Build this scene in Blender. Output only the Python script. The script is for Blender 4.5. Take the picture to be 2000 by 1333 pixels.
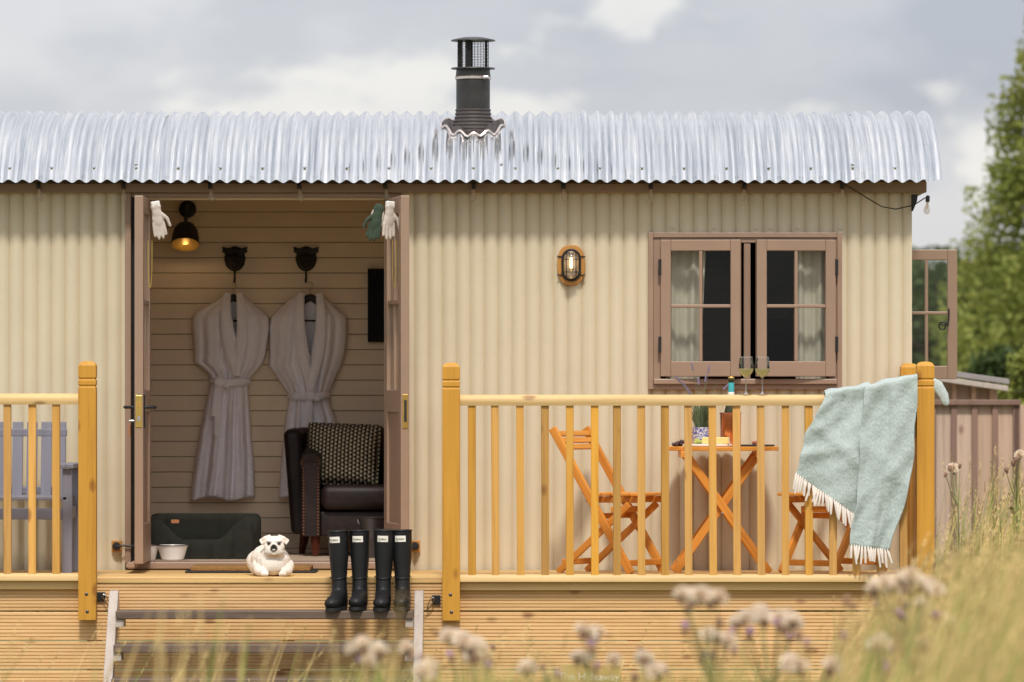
import bpy, bmesh, math, random
import numpy as np
from mathutils import Vector, Matrix, Euler, Quaternion

for o in list(bpy.data.objects):
    bpy.data.objects.remove(o)
SC = bpy.context.scene
COL = SC.collection
R = math.radians
PI = math.pi
random.seed(7)

# ------------------------------------------------------------------ camera
CAMD, CAMZ, FPX = 30.0, 1.71, 10860.0          # distance to the front wall, eye height, focal length in photo pixels
cam_d = bpy.data.cameras.new('camera')
cam = bpy.data.objects.new('camera', cam_d)
COL.objects.link(cam)
cam.location = (0, -CAMD, CAMZ)
cam.rotation_euler = (R(90), 0, 0)
cam_d.sensor_width = 36
cam_d.lens = FPX / 2000 * 36
cam_d.shift_y = 118.5 / 2000
cam_d.clip_start = 0.5
cam_d.clip_end = 3000
cam_d.dof.use_dof = True
cam_d.dof.focus_distance = 29.2
cam_d.dof.aperture_fstop = 3.6
SC.camera = cam

# ------------------------------------------------------------------ world
SUN_EL, SUN_AZ = 52.0, 2.0        # azimuth measured from behind the camera, towards the right
world = bpy.data.worlds.new('World')
SC.world = world
world.use_nodes = True
nt = world.node_tree
nt.nodes.clear()
def wn(t, **k):
    n = nt.nodes.new(t)
    for a, b in k.items():
        setattr(n, a, b)
    return n
out = wn('ShaderNodeOutputWorld')
bg = wn('ShaderNodeBackground')
nt.links.new(bg.outputs[0], out.inputs[0])
sky = wn('ShaderNodeTexSky', sky_type='NISHITA', sun_disc=False, sun_elevation=R(SUN_EL),
         sun_rotation=R(180 - SUN_AZ), air_density=1.0, dust_density=1.5)
tc = wn('ShaderNodeTexCoord')
sep = wn('ShaderNodeSeparateXYZ')
nt.links.new(tc.outputs['Generated'], sep.inputs[0])
def wmath(op, a, b=None, c=None):
    n = wn('ShaderNodeMath', operation=op)
    for i, v in enumerate((a, b, c)):
        if v is None: continue
        if isinstance(v, (int, float)): n.inputs[i].default_value = v
        else: nt.links.new(v, n.inputs[i])
    return n.outputs[0]
den = wmath('ADD', wmath('MAXIMUM', sep.outputs['Z'], 0.0), 0.46)
cx = wmath('DIVIDE', sep.outputs['X'], den)
cy = wmath('DIVIDE', sep.outputs['Y'], den)
comb = wn('ShaderNodeCombineXYZ')
nt.links.new(cx, comb.inputs[0]); nt.links.new(cy, comb.inputs[1]); comb.inputs[2].default_value = 3.7
def wnoise(scale, detail, rough, off=0.0):
    m = wn('ShaderNodeMapping')
    m.inputs['Location'].default_value = (off, off * .7, 0)
    nt.links.new(comb.outputs[0], m.inputs[0])
    n = wn('ShaderNodeTexNoise')
    n.inputs['Scale'].default_value = scale
    n.inputs['Detail'].default_value = detail
    n.inputs['Roughness'].default_value = rough
    nt.links.new(m.outputs[0], n.inputs['Vector'])
    return n.outputs['Fac']
def wramp(fac, stops):
    r = wn('ShaderNodeValToRGB')
    r.color_ramp.interpolation = 'EASE'
    e = r.color_ramp.elements
    while len(e) < len(stops): e.new(0.5)
    for el, (p, c) in zip(e, stops):
        el.position = p; el.color = (*c, 1)
    nt.links.new(fac, r.inputs[0])
    return r.outputs[0]
CLOUD = 0.5
grey = wramp(wnoise(6.4, 6, .5, 1.3), [(.36, (.37, .385, .445)), (.50, (.475, .48, .52)), (.64, (.60, .59, .61))])
puff = wramp(wnoise(7.0, 7, .52, CLOUD), [(.505, (0, 0, 0)), (.555, (.55, .55, .55)), (.70, (1, 1, 1))])
mixp = wn('ShaderNodeMix', data_type='RGBA')
nt.links.new(puff, mixp.inputs['Factor']); nt.links.new(grey, mixp.inputs['A'])
mixp.inputs['B'].default_value = (.86, .82, .76, 1)
skys = wn('ShaderNodeMix', data_type='RGBA', blend_type='MULTIPLY')
skys.inputs['Factor'].default_value = 1
nt.links.new(sky.outputs[0], skys.inputs['A']); skys.inputs['B'].default_value = (.1, .1, .1, 1)
mixs = wn('ShaderNodeMix', data_type='RGBA')
mixs.inputs['Factor'].default_value = .84
nt.links.new(skys.outputs['Result'], mixs.inputs['A']); nt.links.new(mixp.outputs['Result'], mixs.inputs['B'])
zen = wmath('MULTIPLY_ADD', wmath('MAXIMUM', sep.outputs['Z'], 0.0), .95, 1.0)   # an overcast sky is brighter overhead
zc = wn('ShaderNodeCombineColor')
for i in range(3): nt.links.new(zen, zc.inputs[i])
mixz = wn('ShaderNodeMix', data_type='RGBA', blend_type='MULTIPLY')
mixz.inputs['Factor'].default_value = 1
nt.links.new(mixs.outputs['Result'], mixz.inputs['A']); nt.links.new(zc.outputs[0], mixz.inputs['B'])
nt.links.new(mixz.outputs['Result'], bg.inputs['Color'])
bg.inputs['Strength'].default_value = 1.0

sun_d = bpy.data.lights.new('sun', 'SUN')
sun_d.energy = 2.25
sun_d.angle = R(7)
sun_d.color = (1.0, .94, .85)
sun = bpy.data.objects.new('sun', sun_d)
COL.objects.link(sun)
sdir = Vector((math.sin(R(SUN_AZ)) * math.cos(R(SUN_EL)), -math.cos(R(SUN_AZ)) * math.cos(R(SUN_EL)), math.sin(R(SUN_EL))))
sun.rotation_euler = sdir.to_track_quat('Z', 'Y').to_euler()

SC.view_settings.view_transform = 'Standard'
SC.view_settings.look = 'None'
SC.view_settings.exposure = 0.30
SC.view_settings.gamma = 1
SC.view_settings.use_curve_mapping = False
SC.render.engine = 'CYCLES'
SC.cycles.use_denoising = True
SC.cycles.max_bounces = 10
SC.cycles.diffuse_bounces = 5
SC.cycles.glossy_bounces = 4
SC.cycles.transmission_bounces = 8
SC.cycles.transparent_max_bounces = 12
SC.cycles.sample_clamp_indirect = 6

# ------------------------------------------------------------------ coordinates
def S(Y): return FPX / (CAMD + Y)
def W(px, py, Y): return Vector(((px - 1000) / S(Y), Y, CAMZ + (785 - py) / S(Y)))
def WX(px, Y): return (px - 1000) / S(Y)
def WZ(py, Y): return CAMZ + (785 - py) / S(Y)

# ------------------------------------------------------------------ materials
MATS = {}
def nodes_of(name):
    m = bpy.data.materials.new(name)
    m.use_nodes = True
    t = m.node_tree
    b = t.nodes['Principled BSDF']
    return m, t, b
def N(t, typ, **k):
    n = t.nodes.new(typ)
    for a, b in k.items(): setattr(n, a, b)
    return n
def ramp(t, fac, stops, interp='LINEAR'):
    r = N(t, 'ShaderNodeValToRGB'); r.color_ramp.interpolation = interp
    e = r.color_ramp.elements
    while len(e) < len(stops): e.new(.5)
    for el, (p, c) in zip(e, stops): el.position = p; el.color = (*c[:3], 1)
    t.links.new(fac, r.inputs[0]); return r.outputs[0]
def tmath(t, op, a, b=None, c=None):
    n = N(t, 'ShaderNodeMath', operation=op)
    for i, v in enumerate((a, b, c)):
        if v is None: continue
        if isinstance(v, (int, float)): n.inputs[i].default_value = v
        else: t.links.new(v, n.inputs[i])
    return n.outputs[0]
def tmix(t, fac, a, b, blend='MIX'):
    n = N(t, 'ShaderNodeMix', data_type='RGBA', blend_type=blend)
    for key, v in (('Factor', fac), ('A', a), ('B', b)):
        s = n.inputs[key]
        if isinstance(v, (int, float)): s.default_value = v
        elif isinstance(v, tuple): s.default_value = (*v[:3], 1)
        else: t.links.new(v, s)
    return n.outputs['Result']
def coords(t, scale, rnd=True):
    c = N(t, 'ShaderNodeTexCoord')
    o = c.outputs['Object']
    if rnd:
        oi = N(t, 'ShaderNodeObjectInfo')
        k = tmath(t, 'MULTIPLY', oi.outputs['Random'], 53.0)
        v = N(t, 'ShaderNodeVectorMath', operation='ADD')
        t.links.new(o, v.inputs[0]); t.links.new(k, v.inputs[1]); o = v.outputs[0]
    m = N(t, 'ShaderNodeMapping')
    m.inputs['Scale'].default_value = scale
    t.links.new(o, m.inputs[0]); return m.outputs[0]
def noise(t, vec, scale=1, detail=4, rough=.55, dist=0):
    n = N(t, 'ShaderNodeTexNoise')
    n.inputs['Scale'].default_value = scale; n.inputs['Detail'].default_value = detail
    n.inputs['Roughness'].default_value = rough; n.inputs['Distortion'].default_value = dist
    t.links.new(vec, n.inputs['Vector']); return n.outputs['Fac']
def bump(t, b, h, strength, dist=.01):
    n = N(t, 'ShaderNodeBump')
    n.inputs['Strength'].default_value = strength; n.inputs['Distance'].default_value = dist
    t.links.new(h, n.inputs['Height']); t.links.new(n.outputs[0], b.inputs['Normal'])

def plain(name, col, rough=.6, metal=0, var=.12, scale=8, bmp=0, bscale=60, spec=.5, obvar=0.0, rnd=True):
    m, t, b = nodes_of(name)
    v = coords(t, (1, 1, 1), rnd)
    n = noise(t, v, scale, 5, .6)
    lo = tuple(c * (1 - var) for c in col); hi = tuple(min(1, c * (1 + var)) for c in col)
    c = ramp(t, n, [(.3, lo), (.7, hi)])
    if obvar:
        oi = N(t, 'ShaderNodeObjectInfo')
        k = tmath(t, 'MULTIPLY_ADD', oi.outputs['Random'], 2 * obvar, 1 - obvar)
        cc = N(t, 'ShaderNodeCombineColor')
        for i in range(3): t.links.new(k, cc.inputs[i])
        c = tmix(t, 1.0, c, cc.outputs[0], 'MULTIPLY')
    t.links.new(c, b.inputs['Base Color'])
    b.inputs['Roughness'].default_value = rough
    b.inputs['Metallic'].default_value = metal
    b.inputs['Specular IOR Level'].default_value = spec
    if bmp: bump(t, b, noise(t, v, bscale, 4, .6), bmp)
    MATS[name] = m
    return m

def wood(name, base, dark, axis, knots=.0, rough=.55, var=.16, obhue=.0, grain=1.0, green=None):
    m, t, b = nodes_of(name)
    long, cross = 1.3, 30.0 * grain
    sc = [cross] * 3; sc['XYZ'.index(axis)] = long
    v = coords(t, tuple(sc))
    g = noise(t, v, 1, 6, .62, .6)
    c = ramp(t, g, [(.28, dark), (.5, base), (.75, tuple(min(1, x * 1.12) for x in base))])
    big = noise(t, coords(t, (2.2, 2.2, 2.2)), 1, 3, .5)
    c = tmix(t, tmath(t, 'MULTIPLY', big, .35), c, tuple(x * .72 for x in base))
    if green:
        gm = ramp(t, noise(t, coords(t, tuple(s * .35 for s in sc)), 1, 4, .6), [(.5, (0, 0, 0)), (.72, (1, 1, 1))])
        c = tmix(t, tmath(t, 'MULTIPLY', gm, .55), c, green)
    if knots:
        ks = [10.0] * 3; ks['XYZ'.index(axis)] = 5.0
        vo = N(t, 'ShaderNodeTexVoronoi'); vo.inputs['Scale'].default_value = 1
        vo.inputs['Randomness'].default_value = 1
        t.links.new(coords(t, tuple(ks)), vo.inputs['Vector'])
        d = tmath(t, 'ADD', vo.outputs['Distance'], tmath(t, 'MULTIPLY', noise(t, v, 2.0, 3, .6), .16))
        km = ramp(t, d, [(.0, (1, 1, 1)), (.17, (1, 1, 1)), (.30, (0, 0, 0))])
        sepc = N(t, 'ShaderNodeSeparateColor'); t.links.new(vo.outputs['Color'], sepc.inputs[0])
        sel = tmath(t, 'LESS_THAN', sepc.outputs[0], knots)
        km = tmath(t, 'MULTIPLY', km, sel)
        c = tmix(t, tmath(t, 'MULTIPLY', km, .72), c, (base[0] * .36, base[1] * .24, base[2] * .2))
    oi = N(t, 'ShaderNodeObjectInfo')
    k = tmath(t, 'MULTIPLY_ADD', oi.outputs['Random'], 2 * var, 1 - var)
    hs = N(t, 'ShaderNodeHueSaturation')
    t.links.new(c, hs.inputs['Color']); t.links.new(k, hs.inputs['Value'])
    if obhue:
        r2 = tmath(t, 'FRACT', tmath(t, 'MULTIPLY', oi.outputs['Random'], 17.3))
        t.links.new(tmath(t, 'MULTIPLY_ADD', r2, -obhue, 1.06), hs.inputs['Saturation'])
    t.links.new(hs.outputs[0], b.inputs['Base Color'])
    b.inputs['Roughness'].default_value = rough
    b.inputs['Specular IOR Level'].default_value = .35
    bump(t, b, g, .25, .004)
    MATS[name] = m
    return m

PINE = (.67, .43, .175); PINED = (.50, .27, .085)
wood('deck_pine_x', PINE, PINED, 'X', knots=.20, var=.08, green=(.45, .34, .14))
wood('skirt_pine_x', (.78, .51, .245), (.60, .345, .13), 'X', knots=.6, var=.10)
wood('rail_pine_x', (.70, .48, .22), (.56, .35, .13), 'X', knots=.12, var=.05)
wood('post_pine_z', (.58, .285, .036), (.45, .195, .02), 'Z', knots=.3, var=.06)
wood('baluster_pine_z', (.63, .325, .062), (.44, .205, .03), 'Z', knots=.3, var=.22, obhue=.14)
wood('orange_wood', (.70, .285, .045), (.52, .17, .02), 'X', var=.08, rough=.4, grain=.7)
wood('tread_wood', (.155, .108, .08), (.09, .06, .045), 'X', knots=.15, var=.08)
wood('stringer_paint', (.47, .405, .355), (.40, .34, .29), 'Z', var=.04)
wood('grey_wood', (.205, .20, .24), (.15, .145, .18), 'Z', var=.07, grain=.6)
wood('shed_post', (.62, .40, .28), (.48, .28, .18), 'Z', knots=.2, var=.08)
wood('fence_board', (.56, .40, .30), (.38, .255, .18), 'Z', knots=.2, var=.12, obhue=.2)
wood('fence_batten', (.26, .16, .125), (.18, .11, .085), 'Z', var=.12)
wood('lamp_oak', (.52, .25, .065), (.38, .16, .035), 'Z', var=.02, rough=.4)
wood('sign_wood', (.52, .34, .13), (.42, .25, .08), 'X', var=.02)
wood('dark_leg', (.09, .02, .01), (.05, .012, .008), 'Z', var=.05, rough=.35)
plain('mauve_paint', (.315, .208, .145), .42, var=.05, scale=5, bmp=.05)
plain('fascia_paint', (.27, .165, .095), .5, var=.08, scale=6)
plain('cream_steel', (.62, .54, .39), .5, var=.04, scale=2.5, bmp=.015, bscale=9, rnd=False)
plain('lining_paint', (.80, .645, .475), .55, var=.05, scale=4, obvar=.03)
plain('floor_vinyl', (.55, .42, .31), .5, var=.15)
plain('black_iron', (.018, .017, .017), .5, var=.3, metal=.3)
plain('flue_enamel', (.028, .026, .025), .45, var=.35, scale=14, bmp=.1)
plain('boot_flashing', (.05, .04, .038), .6, var=.25, scale=20)
plain('alu_edge', (.62, .55, .52), .35, metal=.7, var=.2, scale=30)
plain('brass', (.75, .52, .15), .3, metal=1, var=.15)
plain('gold_inside', (.9, .55, .12), .45, metal=.6, var=.05)
plain('steel', (.6, .6, .6), .25, metal=1, var=.1)
plain('rubber_black', (.010, .010, .011), .48, var=.2, scale=10, bmp=.04, bscale=30, spec=.3)
plain('sole_black', (.014, .014, .014), .7, var=.2)
plain('label_white', (.80, .76, .68), .6, var=.04)
plain('ink_black', (.02, .02, .02), .6, var=.02)
plain('robe_towel', (.94, .90, .94), .95, var=.04, scale=20, bmp=.12, bscale=200, spec=.1)
plain('leather', (.018, .009, .008), .5, var=.5, scale=9, bmp=.22, bscale=45, spec=.35)
plain('bed_green', (.013, .014, .009), .95, var=.3, scale=18, bmp=.4, bscale=160)
plain('stud_brass', (.12, .055, .03), .4, metal=.5)
plain('tan_leather', (.42, .16, .06), .6, var=.1)
plain('enamel', (.86, .83, .80), .25, var=.05)
plain('coir', (.36, .19, .06), .95, var=.5, scale=180, bmp=1, bscale=300)
plain('glove_white', (.52, .45, .39), .85, var=.08, scale=25, bmp=.2, bscale=120)
plain('glove_green', (.04, .062, .04), .9, var=.2, scale=30, bmp=.2)
plain('curtain', (.74, .70, .60), .9, var=.06)
plain('screen_black', (.004, .005, .005), .6, var=.1, spec=.15)
plain('dimmed_boards', (.030, .025, .019), .7, var=.1, spec=.1)  # near black puts the dimness behind the window into the colour
plain('copper', (.66, .26, .14), .24, metal=1, var=.22, scale=14, bmp=.12, bscale=25)
plain('bottle_green', (.03, .035, .01), .12, var=.1)
plain('teal_label', (.05, .42, .45), .6, var=.05)
plain('gold_foil', (.75, .45, .14), .35, metal=.8, var=.1)
plain('slate', (.035, .035, .04), .6, var=.2)
plain('china', (.75, .72, .68), .3, var=.02)
plain('cheese', (.82, .62, .22), .5, var=.06)
plain('rind', (.75, .66, .42), .6, var=.06)
plain('grape_dark', (.055, .02, .025), .3, var=.4, scale=30)
plain('grape_green', (.42, .45, .10), .3, var=.2, scale=30)
plain('cured_meat', (.36, .09, .055), .45, var=.4, scale=60)
plain('lavender_leaf', (.14, .18, .085), .8, var=.25, obvar=.1)
plain('lavender_bloom', (.20, .17, .27), .9, var=.2, obvar=.15)
plain('soil', (.05, .03, .02), .9, var=.3)
plain('tassel', (.80, .73, .66), .95, var=.06, scale=40)
plain('thistle_stem', (.20, .21, .07), .8, var=.25, obvar=.2)
plain('thistle_bulb', (.26, .15, .10), .9, var=.25, obvar=.2)
plain('thistle_purple', (.55, .36, .56), .9, var=.15, obvar=.15)
plain('straw', (.60, .44, .185), .85, var=.35, scale=7, obvar=.06)
plain('grass_green', (.24, .30, .06), .8, var=.35, scale=5, obvar=.06)
plain('bark', (.10, .075, .05), .9, var=.3, scale=14, bmp=.6, bscale=30)
plain('shed_felt', (.30, .27, .27), .8, var=.1)
plain('cable_black', (.02, .018, .016), .5, var=.1)
plain('bucket_tin', (.11, .10, .10), .4, metal=.8, var=.2)

def leaf_mat(name, col, col2, trans=.3):
    m, t, b = nodes_of(name)
    n = noise(t, coords(t, (1, 1, 1)), .9, 4, .6)
    c = ramp(t, n, [(.3, col), (.7, col2)])
    t.links.new(c, b.inputs['Base Color'])
    b.inputs['Roughness'].default_value = .6
    b.inputs['Specular IOR Level'].default_value = .25
    tr = N(t, 'ShaderNodeBsdfTranslucent'); t.links.new(c, tr.inputs[0])
    mx = N(t, 'ShaderNodeMixShader'); mx.inputs[0].default_value = trans
    t.links.new(b.outputs[0], mx.inputs[1]); t.links.new(tr.outputs[0], mx.inputs[2])
    t.links.new(mx.outputs[0], t.nodes['Material Output'].inputs[0])
    MATS[name] = m
leaf_mat('leaf_olive', (.20, .24, .05), (.40, .41, .11), .4)
leaf_mat('leaf_dark', (.045, .075, .022), (.10, .135, .04))
leaf_mat('thistle_fluff', (.93, .82, .68), (.97, .89, .78), .55)
leaf_mat('leaf_mid', (.13, .17, .04), (.26, .29, .075), .4)

def glass_mat(name, tint, refl=1.0):
    m, t, b = nodes_of(name)
    t.nodes.remove(b)
    fr = N(t, 'ShaderNodeFresnel'); fr.inputs[0].default_value = 1.5
    tr = N(t, 'ShaderNodeBsdfTransparent'); tr.inputs[0].default_value = (*tint, 1)
    gl = N(t, 'ShaderNodeBsdfGlossy'); gl.inputs['Roughness'].default_value = .02
    mx = N(t, 'ShaderNodeMixShader')
    t.links.new(tmath(t, 'MULTIPLY', fr.outputs[0], refl), mx.inputs[0])
    t.links.new(tr.outputs[0], mx.inputs[1]); t.links.new(gl.outputs[0], mx.inputs[2])
    t.links.new(mx.outputs[0], t.nodes['Material Output'].inputs[0])
    MATS[name] = m
glass_mat('pane_glass', (.94, .95, .93), .40)
glass_mat('thin_glass', (.98, .98, .98), 1.5)
glass_mat('bulb_glass', (.93, .90, .86), 1.6)
def mix_mat(name, diff, tint, fac, rough=.05):
    m, t, b = nodes_of(name)
    b.inputs['Base Color'].default_value = (*diff, 1); b.inputs['Roughness'].default_value = rough
    tr = N(t, 'ShaderNodeBsdfTransparent'); tr.inputs[0].default_value = (*tint, 1)
    tl = N(t, 'ShaderNodeBsdfTranslucent'); tl.inputs[0].default_value = (*diff, 1)
    m1 = N(t, 'ShaderNodeMixShader'); m1.inputs[0].default_value = .5
    t.links.new(b.outputs[0], m1.inputs[1]); t.links.new(tl.outputs[0], m1.inputs[2])
    m2 = N(t, 'ShaderNodeMixShader'); m2.inputs[0].default_value = fac
    t.links.new(tr.outputs[0], m2.inputs[1]); t.links.new(m1.outputs[0], m2.inputs[2])
    t.links.new(m2.outputs[0], t.nodes['Material Output'].inputs[0])
    MATS[name] = m
mix_mat('wine', (.98, .93, .66), (.97, .93, .70), .82)
mix_mat('clear_bulb', (.80, .74, .66), (.95, .93, .90), .30)
mix_mat('glass_glint', (.95, .95, .95), (.98, .98, .98), .42)  # whitish colour gives the glass edges painted-in highlights
def emit(name, col, s):
    m, t, b = nodes_of(name)
    b.inputs['Emission Color'].default_value = (*col, 1); b.inputs['Emission Strength'].default_value = s
    b.inputs['Base Color'].default_value = (*col, 1)
    MATS[name] = m
emit('bulb_glow', (1.0, .62, .22), 9)
emit('filament_glow', (1.0, .72, .33), 5)

def roof_metal():
    m, t, b = nodes_of('galvanised')
    v = coords(t, (62, 1.1, 1.1))
    n1 = noise(t, v, 1, 5, .6)
    n2 = noise(t, coords(t, (3, 1, 1)), 1, 3, .5)
    c = ramp(t, n1, [(.30, (.40, .425, .46)), (.50, (.61, .63, .65)), (.70, (.85, .85, .84))])
    t.links.new(c, b.inputs['Base Color'])
    b.inputs['Metallic'].default_value = .85
    r = tmath(t, 'MULTIPLY_ADD', n2, .20, .10)
    t.links.new(r, b.inputs['Roughness'])
    sp = noise(t, coords(t, (40, 40, 40)), 1, 3, .6)
    bump(t, b, sp, .06, .004)
    MATS['galvanised'] = m
roof_metal()

def knit():
    m, t, b = nodes_of('knit_dots')
    c = N(t, 'ShaderNodeTexCoord'); s = N(t, 'ShaderNodeSeparateXYZ')
    t.links.new(c.outputs['Object'], s.inputs[0])
    wob = noise(t, coords(t, (9, 9, 9), False), 1, 2, .5)
    x = tmath(t, 'ADD', tmath(t, 'MULTIPLY', s.outputs['X'], 2 * PI / .0215), tmath(t, 'MULTIPLY', wob, 2.0))
    z = tmath(t, 'MULTIPLY', s.outputs['Z'], 2 * PI / .023)
    sx = tmath(t, 'SINE', x)
    sg = tmath(t, 'MULTIPLY', tmath(t, 'SIGN', tmath(t, 'SINE', tmath(t, 'MULTIPLY', x, .5))), 1.5708)
    sz = tmath(t, 'SINE', tmath(t, 'ADD', z, sg))
    h = tmath(t, 'ADD', sx, sz)
    col = ramp(t, tmath(t, 'MULTIPLY_ADD', h, .25, .5), [(.52, (.035, .028, .016)), (.68, (.66, .58, .40))])
    t.links.new(col, b.inputs['Base Color'])
    b.inputs['Roughness'].default_value = .95
    bump(t, b, h, .6, .006)
    MATS['knit_dots'] = m
knit()
def throw_mat():
    m, t, b = nodes_of('throw_wool')
    a = noise(t, coords(t, (260, 40, 60), False), 1, 3, .6)
    bb = noise(t, coords(t, (7, 7, 7), False), 1, 4, .6)
    c = ramp(t, a, [(.3, (.37, .45, .43)), (.7, (.56, .63, .60))])
    c = tmix(t, tmath(t, 'MULTIPLY', bb, .35), c, (.39, .455, .44))
    t.links.new(c, b.inputs['Base Color']); b.inputs['Roughness'].default_value = .95
    b.inputs['Sheen Weight'].default_value = .3
    bump(t, b, tmath(t, 'ADD', a, tmath(t, 'MULTIPLY', noise(t, coords(t, (16, 16, 16), False), 1, 4, .55), 2.2)), .55, .012)
    MATS['throw_wool'] = m
throw_mat()
def pot_mat():
    m, t, b = nodes_of('willow_pot')
    v = coords(t, (75, 75, 75), False)
    n = noise(t, v, 1, 4, .7, 1.5)
    c = ramp(t, n, [(.47, (.78, .76, .78)), (.53, (.06, .07, .34))])
    t.links.new(c, b.inputs['Base Color']); b.inputs['Roughness'].default_value = .25
    MATS['willow_pot'] = m
pot_mat()
def dog_mat():
    m, t, b = nodes_of('dog_fur')
    c = N(t, 'ShaderNodeTexCoord')
    def blobm(cen, rad, soft):
        mp = N(t, 'ShaderNodeMapping'); mp.vector_type = 'TEXTURE'
        mp.inputs['Location'].default_value = cen; mp.inputs['Scale'].default_value = rad
        t.links.new(c.outputs['Object'], mp.inputs[0])
        l = N(t, 'ShaderNodeVectorMath', operation='LENGTH'); t.links.new(mp.outputs[0], l.inputs[0])
        nn = tmath(t, 'ADD', l.outputs['Value'], tmath(t, 'MULTIPLY', noise(t, coords(t, (60, 60, 60), False), 1, 3, .6), .25))
        return ramp(t, nn, [(1.0 - soft, (1, 1, 1)), (1.15 + soft, (0, 0, 0))])
    fur = noise(t, coords(t, (140, 140, 90), False), 1, 4, .6)
    col = ramp(t, fur, [(.3, (.72, .64, .54)), (.7, (.82, .76, .69))])
    tan = noise(t, coords(t, (14, 14, 14), False), 1, 3, .5)
    col = tmix(t, tmath(t, 'MULTIPLY', ramp(t, tan, [(.5, (0, 0, 0)), (.75, (1, 1, 1))]), .4), col, (.60, .42, .26))
    col = tmix(t, tmath(t, 'MULTIPLY', blobm((.018, -.14, .106), (.045, .06, .014), .3), .7), col, (.55, .36, .2))
    col = tmix(t, tmath(t, 'MULTIPLY', blobm((-.034, -.13, .190), (.024, .04, .024), .4), .6), col, (.68, .50, .40))
    col = tmix(t, tmath(t, 'MULTIPLY', blobm((.070, -.13, .190), (.024, .04, .024), .4), .6), col, (.68, .50, .40))
    col = tmix(t, tmath(t, 'MULTIPLY', blobm((.018, -.18, .1465), (.030, .04, .0285), .12), .97), col, (.03, .022, .018))
    for sx in (-.0095, .0455):
        col = tmix(t, tmath(t, 'MULTIPLY', blobm((sx, -.16, .170), (.018, .04, .0135), .4), .85), col, (.14, .075, .05))
    t.links.new(col, b.inputs['Base Color']); b.inputs['Roughness'].default_value = .9
    bump(t, b, fur, .4, .004)
    MATS['dog_fur'] = m
dog_mat()
def ground_mat():
    m, t, b = nodes_of('meadow')
    n = noise(t, coords(t, (.35, .35, .35), False), 1, 6, .65)
    n2 = noise(t, coords(t, (6, 6, 6), False), 1, 5, .7)
    c = ramp(t, n, [(.3, (.085, .11, .03)), (.55, (.17, .17, .06)), (.75, (.30, .25, .11))])
    c = tmix(t, .5, c, ramp(t, n2, [(.3, (.06, .07, .025)), (.7, (.27, .24, .11))]))
    t.links.new(c, b.inputs['Base Color']); b.inputs['Roughness'].default_value = .95
    bump(t, b, n2, .8, .05)
    MATS['meadow'] = m
ground_mat()

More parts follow.
